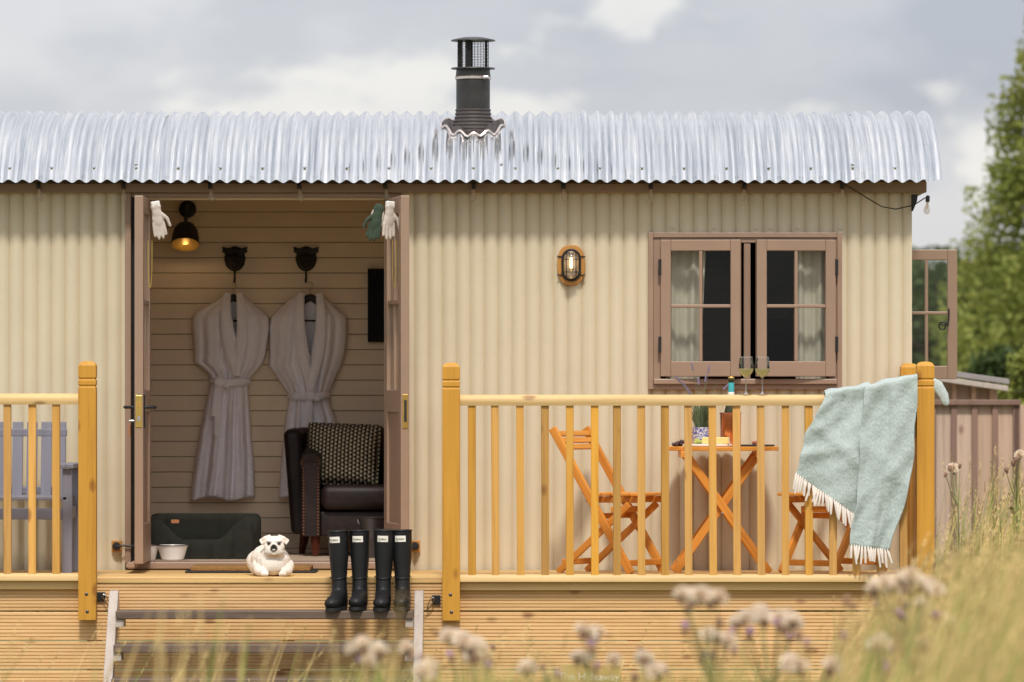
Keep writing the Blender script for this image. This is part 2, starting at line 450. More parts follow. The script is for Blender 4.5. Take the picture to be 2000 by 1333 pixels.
# ------------------------------------------------------------------ mesh helpers
class MB:
    def __init__(s): s.v = []; s.f = []; s.mi = []; s.cur = 0
    def add(s, vs, fs):
        k = len(s.v)
        s.v += [tuple(v) for v in vs]; s.f += [tuple(i + k for i in f) for f in fs]
        s.mi += [s.cur] * len(fs); return s
    def box(s, lo, hi, rot=None, piv=None):
        x0, y0, z0 = lo; x1, y1, z1 = hi
        vs = [Vector(p) for p in ((x0, y0, z0), (x1, y0, z0), (x1, y1, z0), (x0, y1, z0), (x0, y0, z1), (x1, y0, z1), (x1, y1, z1), (x0, y1, z1))]
        if rot is not None:
            pv = Vector(piv) if piv is not None else (Vector(lo) + Vector(hi)) / 2
            vs = [rot @ (v - pv) + pv for v in vs]
        return s.add(vs, [(0, 3, 2, 1), (4, 5, 6, 7), (0, 1, 5, 4), (1, 2, 6, 5), (2, 3, 7, 6), (3, 0, 4, 7)])
    def beam(s, p0, p1, w, h, up=(0, 0, 1)):
        p0 = Vector(p0); p1 = Vector(p1); d = (p1 - p0).normalized()
        a = d.cross(Vector(up))
        if a.length < 1e-4: a = d.cross(Vector((1, 0, 0)))
        a.normalize(); b = a.cross(d).normalized()
        vs = []
        for p in (p0, p1):
            for i, j in ((-1, -1), (1, -1), (1, 1), (-1, 1)): vs.append(p + a * i * w / 2 + b * j * h / 2)
        return s.add(vs, [(0, 1, 2, 3), (7, 6, 5, 4), (0, 4, 5, 1), (1, 5, 6, 2), (2, 6, 7, 3), (3, 7, 4, 0)])
    def tube(s, pts, rad, n=8, flat=1.0, up=(0, 0, 1), cap=True):
        pts = [Vector(p) for p in pts]
        if not isinstance(rad, (list, tuple)): rad = [rad] * len(pts)
        vs = []; fs = []; a = None
        for i, p in enumerate(pts):
            d = (pts[min(i + 1, len(pts) - 1)] - pts[max(i - 1, 0)]).normalized()
            if a is None:
                a = d.cross(Vector(up))
                if a.length < 1e-3: a = d.cross(Vector((1, 0, 0)))
            a = (a - d * a.dot(d)).normalized(); b = d.cross(a)
            for k in range(n):
                t = 2 * PI * k / n
                vs.append(p + (a * math.cos(t) + b * math.sin(t) * flat) * rad[i])
        for i in range(len(pts) - 1):
            for k in range(n):
                fs.append((i * n + k, i * n + (k + 1) % n, (i + 1) * n + (k + 1) % n, (i + 1) * n + k))
        if cap:
            fs.append(tuple(reversed(range(n)))); fs.append(tuple(range((len(pts) - 1) * n, len(pts) * n)))
        return s.add(vs, fs)
    def lathe(s, prof, n=20, o=(0, 0, 0), axis='Z', sx=1, sy=1):
        vs = []; fs = []; o = Vector(o)
        for r, z in prof:
            for k in range(n):
                t = 2 * PI * k / n
                p = (r * math.cos(t) * sx, r * math.sin(t) * sy, z)
                if axis == 'Y': p = (p[0], z, p[1])
                if axis == 'X': p = (z, p[0], p[1])
                vs.append(o + Vector(p))
        for i in range(len(prof) - 1):
            for k in range(n):
                fs.append((i * n + k, i * n + (k + 1) % n, (i + 1) * n + (k + 1) % n, (i + 1) * n + k))
        if prof[0][0] > 1e-5: fs.append(tuple(reversed(range(n))))
        if prof[-1][0] > 1e-5: fs.append(tuple(range((len(prof) - 1) * n, len(prof) * n)))
        return s.add(vs, fs)
    def ell(s, c, r, rot=None, u=14, w=9):
        c = Vector(c); vs = []; fs = []
        if not isinstance(r, (tuple, list)): r = (r, r, r)
        for i in range(w + 1):
            th = PI * i / w
            for k in range(u):
                t = 2 * PI * k / u
                p = Vector((r[0] * math.sin(th) * math.cos(t), r[1] * math.sin(th) * math.sin(t), r[2] * math.cos(th)))
                if rot is not None: p = rot @ p
                vs.append(c + p)
        for i in range(w):
            for k in range(u):
                fs.append((i * u + k, (i + 1) * u + k, (i + 1) * u + (k + 1) % u, i * u + (k + 1) % u))
        return s.add(vs, fs)
    def prism(s, poly, a, b, axis='Y'):
        n = len(poly)
        def P(p, d):
            return {'Y': (p[0], d, p[1]), 'X': (d, p[0], p[1]), 'Z': (p[0], p[1], d)}[axis]
        return s.add([P(p, a) for p in poly] + [P(p, b) for p in poly],
                     [tuple(range(n)), tuple(reversed(range(n, 2 * n)))] + [(i, i + n, (i + 1) % n + n, (i + 1) % n) for i in range(n)])
    def grid(s, fn, nu, nv, skip=None):
        vs = [fn(i / nu, j / nv) for j in range(nv + 1) for i in range(nu + 1)]
        fs = [(j * (nu + 1) + i, j * (nu + 1) + i + 1, (j + 1) * (nu + 1) + i + 1, (j + 1) * (nu + 1) + i)
              for j in range(nv) for i in range(nu) if not (skip and skip((i + .5) / nu, (j + .5) / nv))]
        return s.add(vs, fs)
    def mesh(s, name, mats, smooth=False, merge=False):
        me = bpy.data.meshes.new(name)
        me.from_pydata(s.v, [], s.f)
        if not isinstance(mats, (list, tuple)): mats = [mats]
        for m in mats: me.materials.append(MATS[m])
        if len(mats) > 1: me.polygons.foreach_set('material_index', s.mi)
        bm = bmesh.new(); bm.from_mesh(me)
        if merge: bmesh.ops.remove_doubles(bm, verts=bm.verts, dist=1e-5)
        bmesh.ops.recalc_face_normals(bm, faces=bm.faces)
        if smooth:
            for f in bm.faces: f.smooth = True
            for e in bm.edges:
                if len(e.link_faces) == 2 and e.calc_face_angle(0) > R(smooth if smooth is not True else 50): e.smooth = False
        bm.to_mesh(me); bm.free()
        return me
    def build(s, name, mats, parent=None, smooth=False, loc=(0, 0, 0), rot=None, bevel=0, bseg=2, merge=False, solid=0):
        return put(name, s.mesh(name, mats, smooth, merge), parent, loc, rot, bevel, bseg, solid)

def put(name, me, parent=None, loc=(0, 0, 0), rot=None, bevel=0, bseg=2, solid=0):
    o = bpy.data.objects.new(name, me)
    COL.objects.link(o)
    o.location = loc
    if rot is not None: o.rotation_euler = rot
    if parent is not None: o.parent = parent
    if solid:
        m = o.modifiers.new('thickness', 'SOLIDIFY'); m.thickness = solid; m.offset = 0
    if bevel:
        m = o.modifiers.new('edges', 'BEVEL'); m.width = bevel; m.segments = bseg; m.limit_method = 'ANGLE'; m.angle_limit = R(40)
        m.harden_normals = False
    return o
def tag(o, label, cat=None, group=None, kind=None):
    if label: o['label'] = label
    if cat: o['category'] = cat
    if group: o['group'] = group
    if kind: o['kind'] = kind
    return o
def thing(name, label, cat, loc=(0, 0, 0), rz=0, group=None):
    o = bpy.data.objects.new(name, None); COL.objects.link(o)
    o.location = loc; o.rotation_euler = (0, 0, rz); o.empty_display_size = .1
    return tag(o, label, cat, group)
def copy_tree(o, parent=None):
    c = o.copy(); COL.objects.link(c); c.parent = parent
    for ch in o.children: copy_tree(ch, c)
    return c
def remeshed(mb, voxel, smooth_it=6, name='blob', mats='dog_fur'):
    me = bpy.data.meshes.new('tmp'); me.from_pydata(mb.v, [], mb.f)
    o = bpy.data.objects.new('tmp', me); COL.objects.link(o)
    m = o.modifiers.new('r', 'REMESH'); m.mode = 'VOXEL'; m.voxel_size = voxel
    if smooth_it:
        q = o.modifiers.new('s', 'SMOOTH'); q.iterations = smooth_it; q.factor = .5
    dg = bpy.context.evaluated_depsgraph_get()
    r = bpy.data.meshes.new_from_object(o.evaluated_get(dg))
    bpy.data.objects.remove(o); bpy.data.meshes.remove(me)
    r.name = name; r.materials.clear(); r.materials.append(MATS[mats])
    r.polygons.foreach_set('use_smooth', [True] * len(r.polygons))
    return r
def capsule(mb, p0, p1, r0, r1, n=10):
    p0 = Vector(p0); p1 = Vector(p1)
    mb.tube([p0, p1], [r0, r1], n); mb.ell(p0, r0, u=n, w=6); mb.ell(p1, r1, u=n, w=6)
def interp(tab, y):
    if y <= tab[0][0]: return tab[0][1:]
    for a, b in zip(tab, tab[1:]):
        if y <= b[0]:
            k = (y - a[0]) / (b[0] - a[0]); k = k * k * (3 - 2 * k) * .5 + k * .5
            return tuple(p + (q - p) * k for p, q in zip(a[1:], b[1:]))
    return tab[-1][1:]
def text_mesh(txt, size, mat, depth=.001):
    cu = bpy.data.curves.new('t', 'FONT'); cu.body = txt; cu.size = size; cu.extrude = depth
    cu.align_x = 'CENTER'; cu.align_y = 'CENTER'
    o = bpy.data.objects.new('t', cu); COL.objects.link(o)
    dg = bpy.context.evaluated_depsgraph_get()
    me = bpy.data.meshes.new_from_object(o.evaluated_get(dg))
    bpy.data.objects.remove(o)
    me.materials.clear(); me.materials.append(MATS[mat]); return me

# ------------------------------------------------------------------ ground
rg = random.Random(3)
g = MB()
xs = [-1500, -600, -200, -80, -40, -20, -10, -5, 0, 5, 10, 20, 40, 80, 200, 600, 1500]
ys = [-200, -60, -40, -30, -20, -14, -8, -4, 0, 4, 8, 14, 24, 40, 70, 140, 300, 800, 2000]
def gz(x, y):
    return 0 if abs(x) < 12 and -32 < y < 12 else .25 * math.sin(x * .05 + 1) * math.sin(y * .04)
g.add([(x, y, gz(x, y)) for y in ys for x in xs],
      [(j * len(xs) + i, j * len(xs) + i + 1, (j + 1) * len(xs) + i + 1, (j + 1) * len(xs) + i) for j in range(len(ys) - 1) for i in range(len(xs) - 1)])
tag(g.build('ground', 'meadow'), 'rough summer meadow ground around the hut', None, kind='structure')

# ------------------------------------------------------------------ hut
hut = thing('shepherd_hut', 'cream corrugated shepherd hut with silver barrel roof, flue and open double doors', 'hut')
PITCH = .07535
DZ = .803                       # deck top
XL, XR = -3.45, 2.149           # hut ends
YB = 1.886                      # back wall
A_C = .0102
def corr(name, x0, x1, z0, z1, Y=0.0, mat='cream_steel', step=16, dy=0.0):
    n = max(2, int(round((x1 - x0) / PITCH * step)))
    m = MB()
    st = PITCH / step
    xx = [x0] + [k * st for k in range(math.floor(x0 / st) + 1, math.ceil(x1 / st)) if x0 + 1e-4 < k * st < x1 - 1e-4] + [x1]
    def prof(x):
        return Y + A_C * (1 - 2 * abs(math.sin(PI * x / PITCH)) ** .74) + dy + .0009 * math.sin(x * 4.3) + .0006 * math.sin(x * 11)
    nz = max(1, int((z1 - z0) / .12))
    n = len(xx) - 1
    m.grid(lambda u, v: (xx[round(u * n)], prof(xx[round(u * n)]) + .0006 * math.sin(v * 7 + x0), z0 + (z1 - z0) * v), n, nz)
    return m.build(name, mat, hut, smooth=70)
DX0, DX1 = -2.086, -.60         # outer edges of the door frame
ZT = 2.90
WX0, WX1, WZ0, WZ1 = .745, 1.770, 1.785, 2.615
corr('wall_sheet', XL, WX(112, 0) + .01, .72, ZT)
corr('wall_sheet', WX(112, 0), DX0, .72, ZT, dy=-.0024)
corr('wall_sheet', DX1, WX(1149, 0) + .01, .72, ZT)
corr('wall_sheet', WX(1149, 0), WX0, .72, ZT, dy=-.0024)
corr('wall_sheet', WX0, WX1, .72, WZ0)
corr('wall_sheet', WX0, WX1, WZ1, ZT)
corr('wall_sheet', WX1, XR, .72, ZT)
corr('wall_sheet', XL, XR, .5, ZT, YB + .012)
# corner trim
MB().box((XR - .004, -.012, .72), (XR + .008, .03, ZT)).build('corner_trim', 'cream_steel', hut)
# roof
YR, RA, RB, T0, EZ = .943, 1.305, .73, R(25), 2.889
def roof_pt(t, off=0.0):
    y = YR - RA * math.cos(t); z = EZ + RB * (math.sin(t) - math.sin(T0))
    nrm = Vector((0, -RB * math.cos(t), RA * math.sin(t))).normalized()
    return Vector((0, y, z)) + nrm * off
def roof_z(y): 
    c = (YR - y) / RA
    return EZ + RB * (math.sqrt(max(0, 1 - c * c)) - math.sin(T0))
xlap = [WX(285 + 466 * k, -.19) for k in range(-1, 4)]
edges = [xlap[0] - 10 * PITCH] + xlap + [2.303]
for k in range(len(edges) - 1):
    x0, x1 = edges[k], edges[k + 1] + (PITCH * .8 if k < len(edges) - 2 else 0)
    lift = .0028 * (k % 2)
    nx = int((x1 - x0) / PITCH * 12); ntt = 40
    def fn(u, v, x0=x0, x1=x1, lift=lift):
        x = x0 + (x1 - x0) * u
        t = T0 + (PI - 2 * T0) * v
        p = roof_pt(t, .0132 * math.sin(2 * PI * x / PITCH) + lift + .0006 * math.sin(x * 3.1 + 1.7 * v * 6))
        p.x = x; return p
    MB().grid(fn, nx, ntt).build('roof_sheet', 'galvanised', hut, smooth=80)
# roof screws
sm = MB(); sm.lathe([(.011, -.004), (.011, 0), (.006, .004), (.006, .009), (0, .010)], 8)
sme = sm.mesh('roof_screw', 'steel', True)
tscrew = next(t for t in np.linspace(T0, PI / 2, 400) if roof_pt(t).z > EZ + .062)
k0 = math.ceil((-2.9) / (3 * PITCH))
for k in range(k0, 11):
    x = (k * 3 + .25) * PITCH
    if x > 2.27: break
    p = roof_pt(tscrew, .0162); d = roof_pt(tscrew, 1) - roof_pt(tscrew)
    put('roof_screw', sme, hut, (x, p.y, p.z), d.to_track_quat('Z', 'Y').to_euler())
for px in (262, 971, 1674):
    tt = tscrew + .03; p = roof_pt(tt, .0162)
    x = round(WX(px, -.15) / PITCH - .25) * PITCH + .25 * PITCH
    put('roof_screw', sme, hut, (x, p.y, p.z), d.to_track_quat('Z', 'Y').to_euler())
# fascia under the eave
MB().box((XL, -.075, 2.836), (2.232, -.012, 2.895)).build('fascia', 'fascia_paint', hut, bevel=.004)
MB().box((XL, -.012, 2.8965), (2.232, .02, 2.99)).build('wall_plate', 'fascia_paint', hut)
# gable ends under the barrel roof
def gable(x0, x1, mat, z0, lo=0):
    ts = np.linspace(T0, PI - T0, 25)
    arc = [(roof_pt(t, -.022).y, roof_pt(t, -.022).z) for t in ts]
    arc = [p for p in arc if -.005 <= p[0] <= YB + .02]
    return MB().prism([(0.02, z0), (0.02, 2.9)] + arc[1:-1] + [(YB - .01, 2.9), (YB - .01, z0)], x0, x1, 'X')
gable(XR - .03, XR - .002, 'cream_steel', .72).build('end_wall', 'cream_steel', hut)
gable(XL, XL + .03, 'cream_steel', .72).build('end_wall', 'cream_steel', hut)
MB().box((XR - .002, -.02, 2.84), (2.232, YB, 2.895)).build('verge_soffit', 'fascia_paint', hut)
# floor, ceiling, lining
MB().box((XL, .0805, .70), (XR - .03, YB, .846)).build('hut_floor', 'floor_vinyl', hut)
MB().box((XL + .03, .03, 2.905), (XR - .035, YB - .03, 2.925)).build('ceiling', 'lining_paint', hut)
YL = 1.80
zline = WZ(1177 / 3.3333 + 360, YL)       # one of the board joints seen in the photograph
BP = 29.9 / S(YL)
zb = zline - BP * 14
bm = MB().box((0, 0, .0015), (3.53, .018, BP - .0015))
bme = bm.mesh('lining_board', 'lining_paint')
for k in range(40):
    z = zb + BP * k
    if z + BP < .80 or z > 2.90: continue
    put('lining_board', bme, hut, (XL + .05, YL + random.uniform(-.0008, .0008), z), bevel=.003, bseg=1)
MB().box((XL + .03, YL + .019, .8), (XR - .04, YB - .005, 2.9)).build('back_lining', 'dimmed_boards', hut)
MB().box((.191, .06, .807), (.205, YL - .001, 2.903)).build('bedroom_lining', 'dimmed_boards', hut)  # lining darkened in its colour, for a dim room behind the window
MB().box((XR - .045, .06, .807), (XR - .032, YL - .001, 2.903)).build('bedroom_lining', 'dimmed_boards', hut)
MB().box((.14, .06, .806), (.19, YL - .001, 2.904)).build('shade_partition', 'lining_paint', hut)  # unseen wall, added to keep the window side of the hut dark
MB().box((XL + .032, .06, .806), (XL + .048, YL + .018, 2.904)).build('end_lining', 'lining_paint', hut)
# boards of the bedroom, coloured near black to imitate the unlit room
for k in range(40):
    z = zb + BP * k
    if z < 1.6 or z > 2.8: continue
    MB().box((0.2, 0, .0015), (2.1, .018, BP - .0015)).build('lining_board', 'dimmed_boards', hut, loc=(0, YL - .0, z), bevel=.003, bseg=1)
for x0, x1, z0, z1 in ((XL + .05, DX0 + .02, .806, 2.9), (DX1 - .02, WX0, .806, 2.9), (WX0, WX1, .806, WZ0), (WX0, WX1, WZ1, 2.9), (WX1, XR - .04, .806, 2.9)):
    MB().box((x0, .035, z0), (x1, .055, z1)).build('front_lining', 'lining_paint', hut)
# door frame
fr = MB()
MB().box((DX0, -.045, DZ + .035), (-2.053, .06, 2.836)).build('door_jamb', 'mauve_paint', hut, bevel=.004)
MB().box((-2.0525, .015, DZ + .035), (-1.992, .07, 2.836)).build('gap_shade', 'black_iron', hut)  # black strip standing in for the shadow gap between jamb and leaf
MB().box((-.69, .0, DZ + .035), (-.60, .06, 2.836)).build('door_jamb', 'mauve_paint', hut, bevel=.004)
MB().box((-2.0525, -.03, 2.812), (-.69, .06, 2.8355)).build('door_head', 'mauve_paint', hut, bevel=.003)
MB().box((-2.0525, .03, 2.80), (-.69, .065, 2.8115)).build('door_stop', 'lining_paint', hut)
MB().box((-2.07, -.07, DZ + .006), (-.60, .08, DZ + .044)).build('door_sill', 'mauve_paint', hut, bevel=.006)
MB().box((-2.02, -.02, DZ + .0445), (-.66, .0795, DZ + .049)).build('threshold_strip', 'mauve_paint', hut, bevel=.004)

def door_leaf(hinge, ang, flip):
    w, h, th = .635, 1.945, .046
    root = MB()
    st = .095
    f = MB()
    f.box((0, -th / 2, 0), (st, th / 2, h)); f.box((w - st, -th / 2, 0), (w, th / 2, h))
    f.box((st, -th / 2, 0), (w - st, th / 2, .21)); f.box((st, -th / 2, h - .09), (w - st, th / 2, h)); f.box((st, -th / 2, .80), (w - st, th / 2, .92))
    o = f.build('door_leaf', 'mauve_paint', hut, loc=hinge, rot=(0, 0, ang), bevel=.004)
    MB().box((st, -.010, .21), (w - st, .010, .80)).build('panel', 'mauve_paint', o)
    MB().box((st, -.003, .92), (w - st, .003, h - .09)).build('pane', 'pane_glass', o)
    cxm = w / 2
    MB().box((cxm - .011, -.017, .92), (cxm + .011, .017, h - .09)).build('glazing_bar', 'mauve_paint', o, bevel=.003)
    zm = .92 + (h - 1.01) / 2
    MB().box((st, -.019, zm - .011), (w - st, .019, zm + .011)).build('glazing_bar', 'mauve_paint', o, bevel=.003)
    return o, w, h, th
doorL, w, h, th = door_leaf((-1.9695, -.02, DZ + .05), R(-90), 1)
doorR, _, _, _ = door_leaf((-.665, -.035, DZ + .05), math.atan2(-.62, .10), -1)
tag(doorL, 'left door leaf with brass lock and lever handles on its edge')
tag(doorR, 'right door leaf swung open with brass strike plate on its edge')
# left leaf: lock, levers, weather bar (local x along the leaf, local -y is the image left)
zl = WZ(804, -.65) - DZ - .05
MB().box((w + .0005, -.017, zl - .085), (w + .004, .017, zl + .085)).build('lock_plate', 'brass', doorL, bevel=.003)
MB().box((w + .004, -.008, zl - .05), (w + .0065, .008, zl - .025)).build('latch_bolt', 'steel', doorL)
MB().box((w + .004, -.010, zl + .02), (w + .012, .010, zl + .045)).build('latch_bolt', 'gold_foil', doorL)
for sgn in (-1, 1):
    m = MB()
    y0 = sgn * th / 2
    m.box((w - .075, min(y0, y0 + sgn * .006), zl - .09), (w - .03, max(y0, y0 + sgn * .006), zl + .09))
    m.build('handle_plate', 'black_iron', doorL, bevel=.002)
    MB().tube([(w - .05, y0, zl + .022), (w - .05, y0 + sgn * .045, zl + .022), (w - .065, y0 + sgn * .055, zl + .022), (w - .16, y0 + sgn * .055, zl + .020)], [.008, .008, .009, .007], 8).build('lever_handle', 'black_iron', doorL, smooth=True)
MB().tube([(w - .05, -th / 2 - .006, zl - .05), (w - .05, -th / 2 - .03, zl - .05)], .006, 8).build('key', 'steel', doorL, smooth=True)
MB().box((w - .058, -th / 2 - .032, zl - .130), (w - .028, -th / 2 - .024, zl - .068)).build('key_tag', 'tan_leather', doorL, bevel=.003)
MB().prism([(-th / 2, 0.015), (-th / 2 - .045, .0), (-th / 2 - .045, -.02), (-th / 2, -.02)], .01, w - .005, 'X').build('weather_bar', 'mauve_paint', doorL, bevel=.004)
MB().box((w + .0005, -.015, zl - .09), (w + .004, .015, zl + .09)).build('strike_plate', 'brass', doorR, bevel=.003)
MB().box((w + .004, -.006, zl - .055), (w + .006, .008, zl + .06)).build('strike_slot', 'ink_black', doorR)
# cabin hooks that hold the doors
for px, sgn in ((228, 1), (811, -1)):
    p = W(px, 1067, -.015)
    b = MB().box((-.027, -.022, -.031), (.027, 0.004, .031)).build('door_holder', 'lamp_oak', hut, loc=(p.x, -.012, p.z), bevel=.003)
    MB().lathe([(0, -.03), (.02, -.028), (.023, -.008), (.023, 0)], 12, axis='Y').build('hook_rose', 'black_iron', b, smooth=True, loc=(0, -.022, 0))
    MB().tube([(0, -.045, 0), (sgn * .04, -.05, .004), (sgn * .085, -.05, -.002), (sgn * .105, -.05, .012)], .006, 6).build('hook_rod', 'black_iron', b, smooth=True)

# ------------------------------------------------------------------ front window
wf = MB()
x0, x1, z0, z1 = WX(1266, 0), WX(1644, 0), WZ(761, 0), WZ(455, 0)
t_ = .027
wf.box((x0, -.040, z0), (x0 + t_, .06, z1)); wf.box((x1 - t_, -.040, z0), (x1, .06, z1))
wf.box((x0 + t_, -.040, z1 - t_), (x1 - t_, .06, z1)); wf.box((x0 + t_, -.040, z0), (x1 - t_, .06, z0 + t_))
win = wf.build('window', 'mauve_paint', hut, bevel=.003)
tag(win, 'wide mauve casement window in the front wall')
i0, i1, j0, j1 = x0 + t_, x1 - t_, z0 + t_, z1 - t_
m = MB(); s_ = .040
m.box((i0, -.028, j0), (i0 + s_, .055, j1)); m.box((i1 - s_, -.028, j0), (i1, .055, j1)); m.box((i0 + s_, -.028, j1 - s_ + .012), (i1 - s_, .055, j1))
m.build('inner_frame', 'mauve_paint', win, bevel=.003)
MB().box((i0 + .001, -.062, j0), (i1 - .001, .055, j0 + .030)).build('window_sill', 'mauve_paint', win, bevel=.005)
xm = WX(1459, 0)
MB().box((xm - .018, -.022, j0 + .0305), (xm + .018, .05, j1 - s_ + .011)).build('mullion', 'mauve_paint', win, bevel=.003)
def casement(parent, loc, ang, w, h, dirx, extra=False, bot=.082):
    st, tp, th = .055, .06, .042
    f = MB()
    def bx(a, b): 
        xa, xb = a[0] * dirx, b[0] * dirx
        f.box((min(xa, xb), a[1], a[2]), (max(xa, xb), b[1], b[2]))
    bx((0, -th / 2, 0), (st, th / 2, h)); bx((w - st, -th / 2, 0), (w, th / 2, h))
    bx((st, -th / 2, 0), (w - st, th / 2, bot)); bx((st, -th / 2, h - tp), (w - st, th / 2, h))
    o = f.build('casement', 'mauve_paint', parent, loc=loc, rot=(0, 0, ang), bevel=.004)
    bw = .009; zm = (bot + h - tp) / 2
    for lo, hi in (((w / 2 - bw, -.018, bot), (w / 2 + bw, .018, h - tp)), ((st, -.020, zm - bw), (w - st, .020, zm + bw))):
        xa, xb = lo[0] * dirx, hi[0] * dirx
        MB().box((min(xa, xb), lo[1], lo[2]), (max(xa, xb), hi[1], hi[2])).build('glazing_bar', 'mauve_paint', o, bevel=.004)
    for a, b in ((st, w / 2 - bw), (w / 2 + bw, w - st)):
        for c, d in ((bot, zm - bw), (zm + bw, h - tp)):
            xa, xb = sorted((a * dirx, b * dirx))
            MB().box((xa, -.002, c), (xb, .002, d)).build('pane', 'pane_glass', o)
    for zz in (.13, h - .19):
        MB().box((min(-.012 * dirx, .004 * dirx), -th / 2 - .006, zz), (max(-.012 * dirx, .004 * dirx), -th / 2 + .01, zz + .085)).build('hinge', 'black_iron', o)
    return o
cz0 = WZ(736, -.045); chh = WZ(469, -.045) - cz0
cw = .432
casement(win, (WX(1291, -.045), -.045, cz0), R(-7), cw, chh, 1)
casement(win, (WX(1631, -.045), -.045, cz0), R(8), cw, chh, -1)
# curtains
def curtain(xa, xb, label):
    c = MB()
    def fn(u, v):
        spread = 1 - .28 * math.sin(PI * v) * (1 if xb - xa > .2 else .5)
        x = xa + (xb - xa) * u * (.8 + .2 * v)
        return (x, .085 + .009 * math.sin(u * 22 + 2 * math.sin(v * 2)) + .01 * math.sin(u * 11 + 3), 1.70 + .98 * v)
    c.grid(fn, 60, 10)
    o = c.build('curtain', 'curtain', None, smooth=80, solid=.003)
    tag(o, label, 'curtain', 'curtains behind the front window')
curtain(WX(1300, .15), WX(1380, .15), 'cream curtain drawn to the left side of the front window')
curtain(WX(1553, .15), WX(1625, .15), 'cream curtain drawn to the right side of the front window')
MB().tube([(WX(1280, .15), .15, 2.69), (WX(1630, .15), .15, 2.69)], .009, 8).build('curtain_pole', 'black_iron', hut, smooth=True)
# end-wall window: frame on the end wall plus its open casement
ew = MB()
yw0, yw1, zw0, zw1 = .95, 1.66, 1.80, 2.62
ew.box((XR, yw0, zw0), (XR + .03, yw0 + .03, zw1)); ew.box((XR, yw1 - .03, zw0), (XR + .03, yw1, zw1))
ew.box((XR, yw0 + .03, zw0), (XR + .03, yw1 - .03, zw0 + .03)); ew.box((XR, yw0 + .03, zw1 - .03), (XR + .03, yw1 - .03, zw1))
ewo = ew.build('window', 'mauve_paint', hut, bevel=.003)
tag(ewo, 'end wall window with its casement standing open')
sc_ = casement(ewo, (XR + .032, 1.6, WZ(741, 1.6)), R(-2), WX(1869, 1.6) - XR - .032, .736, 1, bot=.075)
tag(sc_, 'open casement seen beyond the hut corner')
st_ = MB()
xs_ = WX(1835, 1.55) - (XR + .032)
pts = [(xs_ + .02 + .028 * math.cos(a) * (1 - a / 14), -.05, .30 + .028 * math.sin(a) * (1 - a / 14)) for a in np.linspace(0, 9, 22)]
st_.tube(pts[::-1] + [(xs_ + .055, -.045, .35), (xs_ + .055, -.03, .40)], .005, 6)
st_.build('window_stay', 'black_iron', sc_, smooth=True)
# wall screws above the window
ws = MB(); ws.lathe([(.012, 0), (.012, -.003), (.007, -.006), (0, -.007)], 8, axis='Y')
wsm = ws.mesh('wall_screw', 'cream_steel', True)
for px in (1305, 1387, 1470, 1510, 1551, 1632):
    x = (round(WX(px, 0) / PITCH - .5) + .5) * PITCH
    put('wall_screw', wsm, hut, (x, -A_C - .001, WZ(445, 0)))

# ------------------------------------------------------------------ flue
FY = .27
fx = WX(924, FY)
fr_ = 33 / S(FY)
zroof = roof_z(FY)
fl = MB(); fl.lathe([(fr_, WZ(262, FY)), (fr_, WZ(156, FY)), (fr_ + .003, WZ(156, FY)), (fr_ + .004, WZ(150, FY)), (fr_ + .002, WZ(146, FY)), (fr_ - .001, WZ(135, FY)), (fr_ - .02, WZ(134, FY)), (fr_ - .02, WZ(160, FY)), (0, WZ(160, FY))], 32, (fx, FY, 0))
flue = fl.build('flue', 'flue_enamel', hut, smooth=40)
tag(flue, 'black stove flue with caged cowl on the roof')
bo = MB(); prof = []
ztop, zbot = WZ(214, FY), WZ(264, FY) + .01
for i in range(41):
    k = i / 40
    r = fr_ + .003 + .034 * k ** 1.8 + .003 * math.sin(k * 7 * 2 * PI)
    prof.append((r, ztop + (roof_z(FY - .125) + .004 - ztop) * k))
bo.lathe(prof, 28, (fx, FY, 0))
bo.build('rubber_boot', 'boot_flashing', flue, smooth=60)
# wavy flashing skirt that follows the corrugations
fk = MB()
def fsk(u, v):
    a = 2 * PI * u
    r = (fr_ + .0) + (.066) * v
    ex = 1.0 + .10 * abs(math.cos(a))
    x = fx + r * math.cos(a) * ex; y = FY + r * math.sin(a) * 1.0
    z = roof_z(y) + .014 + .0132 * math.sin(2 * PI * x / PITCH) + .014 * (1 - v) ** 2 + .004 * math.sin(a * 9)
    return (x, y, z)
fk.grid(fsk, 72, 8)
fko = fk.build('flashing', 'boot_flashing', flue, smooth=60, solid=.004)
em = MB(); em.tube([Vector(fsk(i / 72, 1.0)) for i in range(73)], .0075, 6)
em.build('flashing_edge', 'alu_edge', flue, smooth=True)
for py, nm in ((77, 'cowl_cap'), (134, 'cowl_plate')):
    z = WZ(py, FY); m = MB()
    if nm == 'cowl_cap': m.lathe([(.0, .012), (.06, .009), (.118, -.004), (.122, -.010), (.0, -.008)], 32, (fx, FY, z))
    else: m.lathe([(.07, .004), (.119, .002), (.121, -.004), (.07, -.004)], 32, (fx, FY, z))
    m.build(nm, 'flue_enamel', flue, smooth=30)
zc0, zc1 = WZ(134, FY), WZ(77, FY)
cg = MB(); cr = .084
for k in range(30):
    a = 2 * PI * k / 30
    cg.tube([(fx + cr * math.cos(a), FY + cr * math.sin(a), zc0), (fx + cr * math.cos(a), FY + cr * math.sin(a), zc1)], .0011, 4, cap=False)
for j in range(1, 9):
    z = zc0 + (zc1 - zc0) * j / 9
    cg.tube([(fx + cr * math.cos(2 * PI * k / 24), FY + cr * math.sin(2 * PI * k / 24), z) for k in range(25)], .0011, 4, cap=False)
cgo = cg.build('bird_mesh', 'black_iron', flue)
for a, wd in ((R(200), .022), (R(250), .028), (R(20), .012), (R(100), .022)):
    cx_, cy_ = fx + .074 * math.cos(a), FY + .074 * math.sin(a)
    MB().box((cx_ - wd / 2, cy_ - .003, zc0), (cx_ + wd / 2, cy_ + .003, zc1 - .004)).build('cowl_strut', 'black_iron', flue)
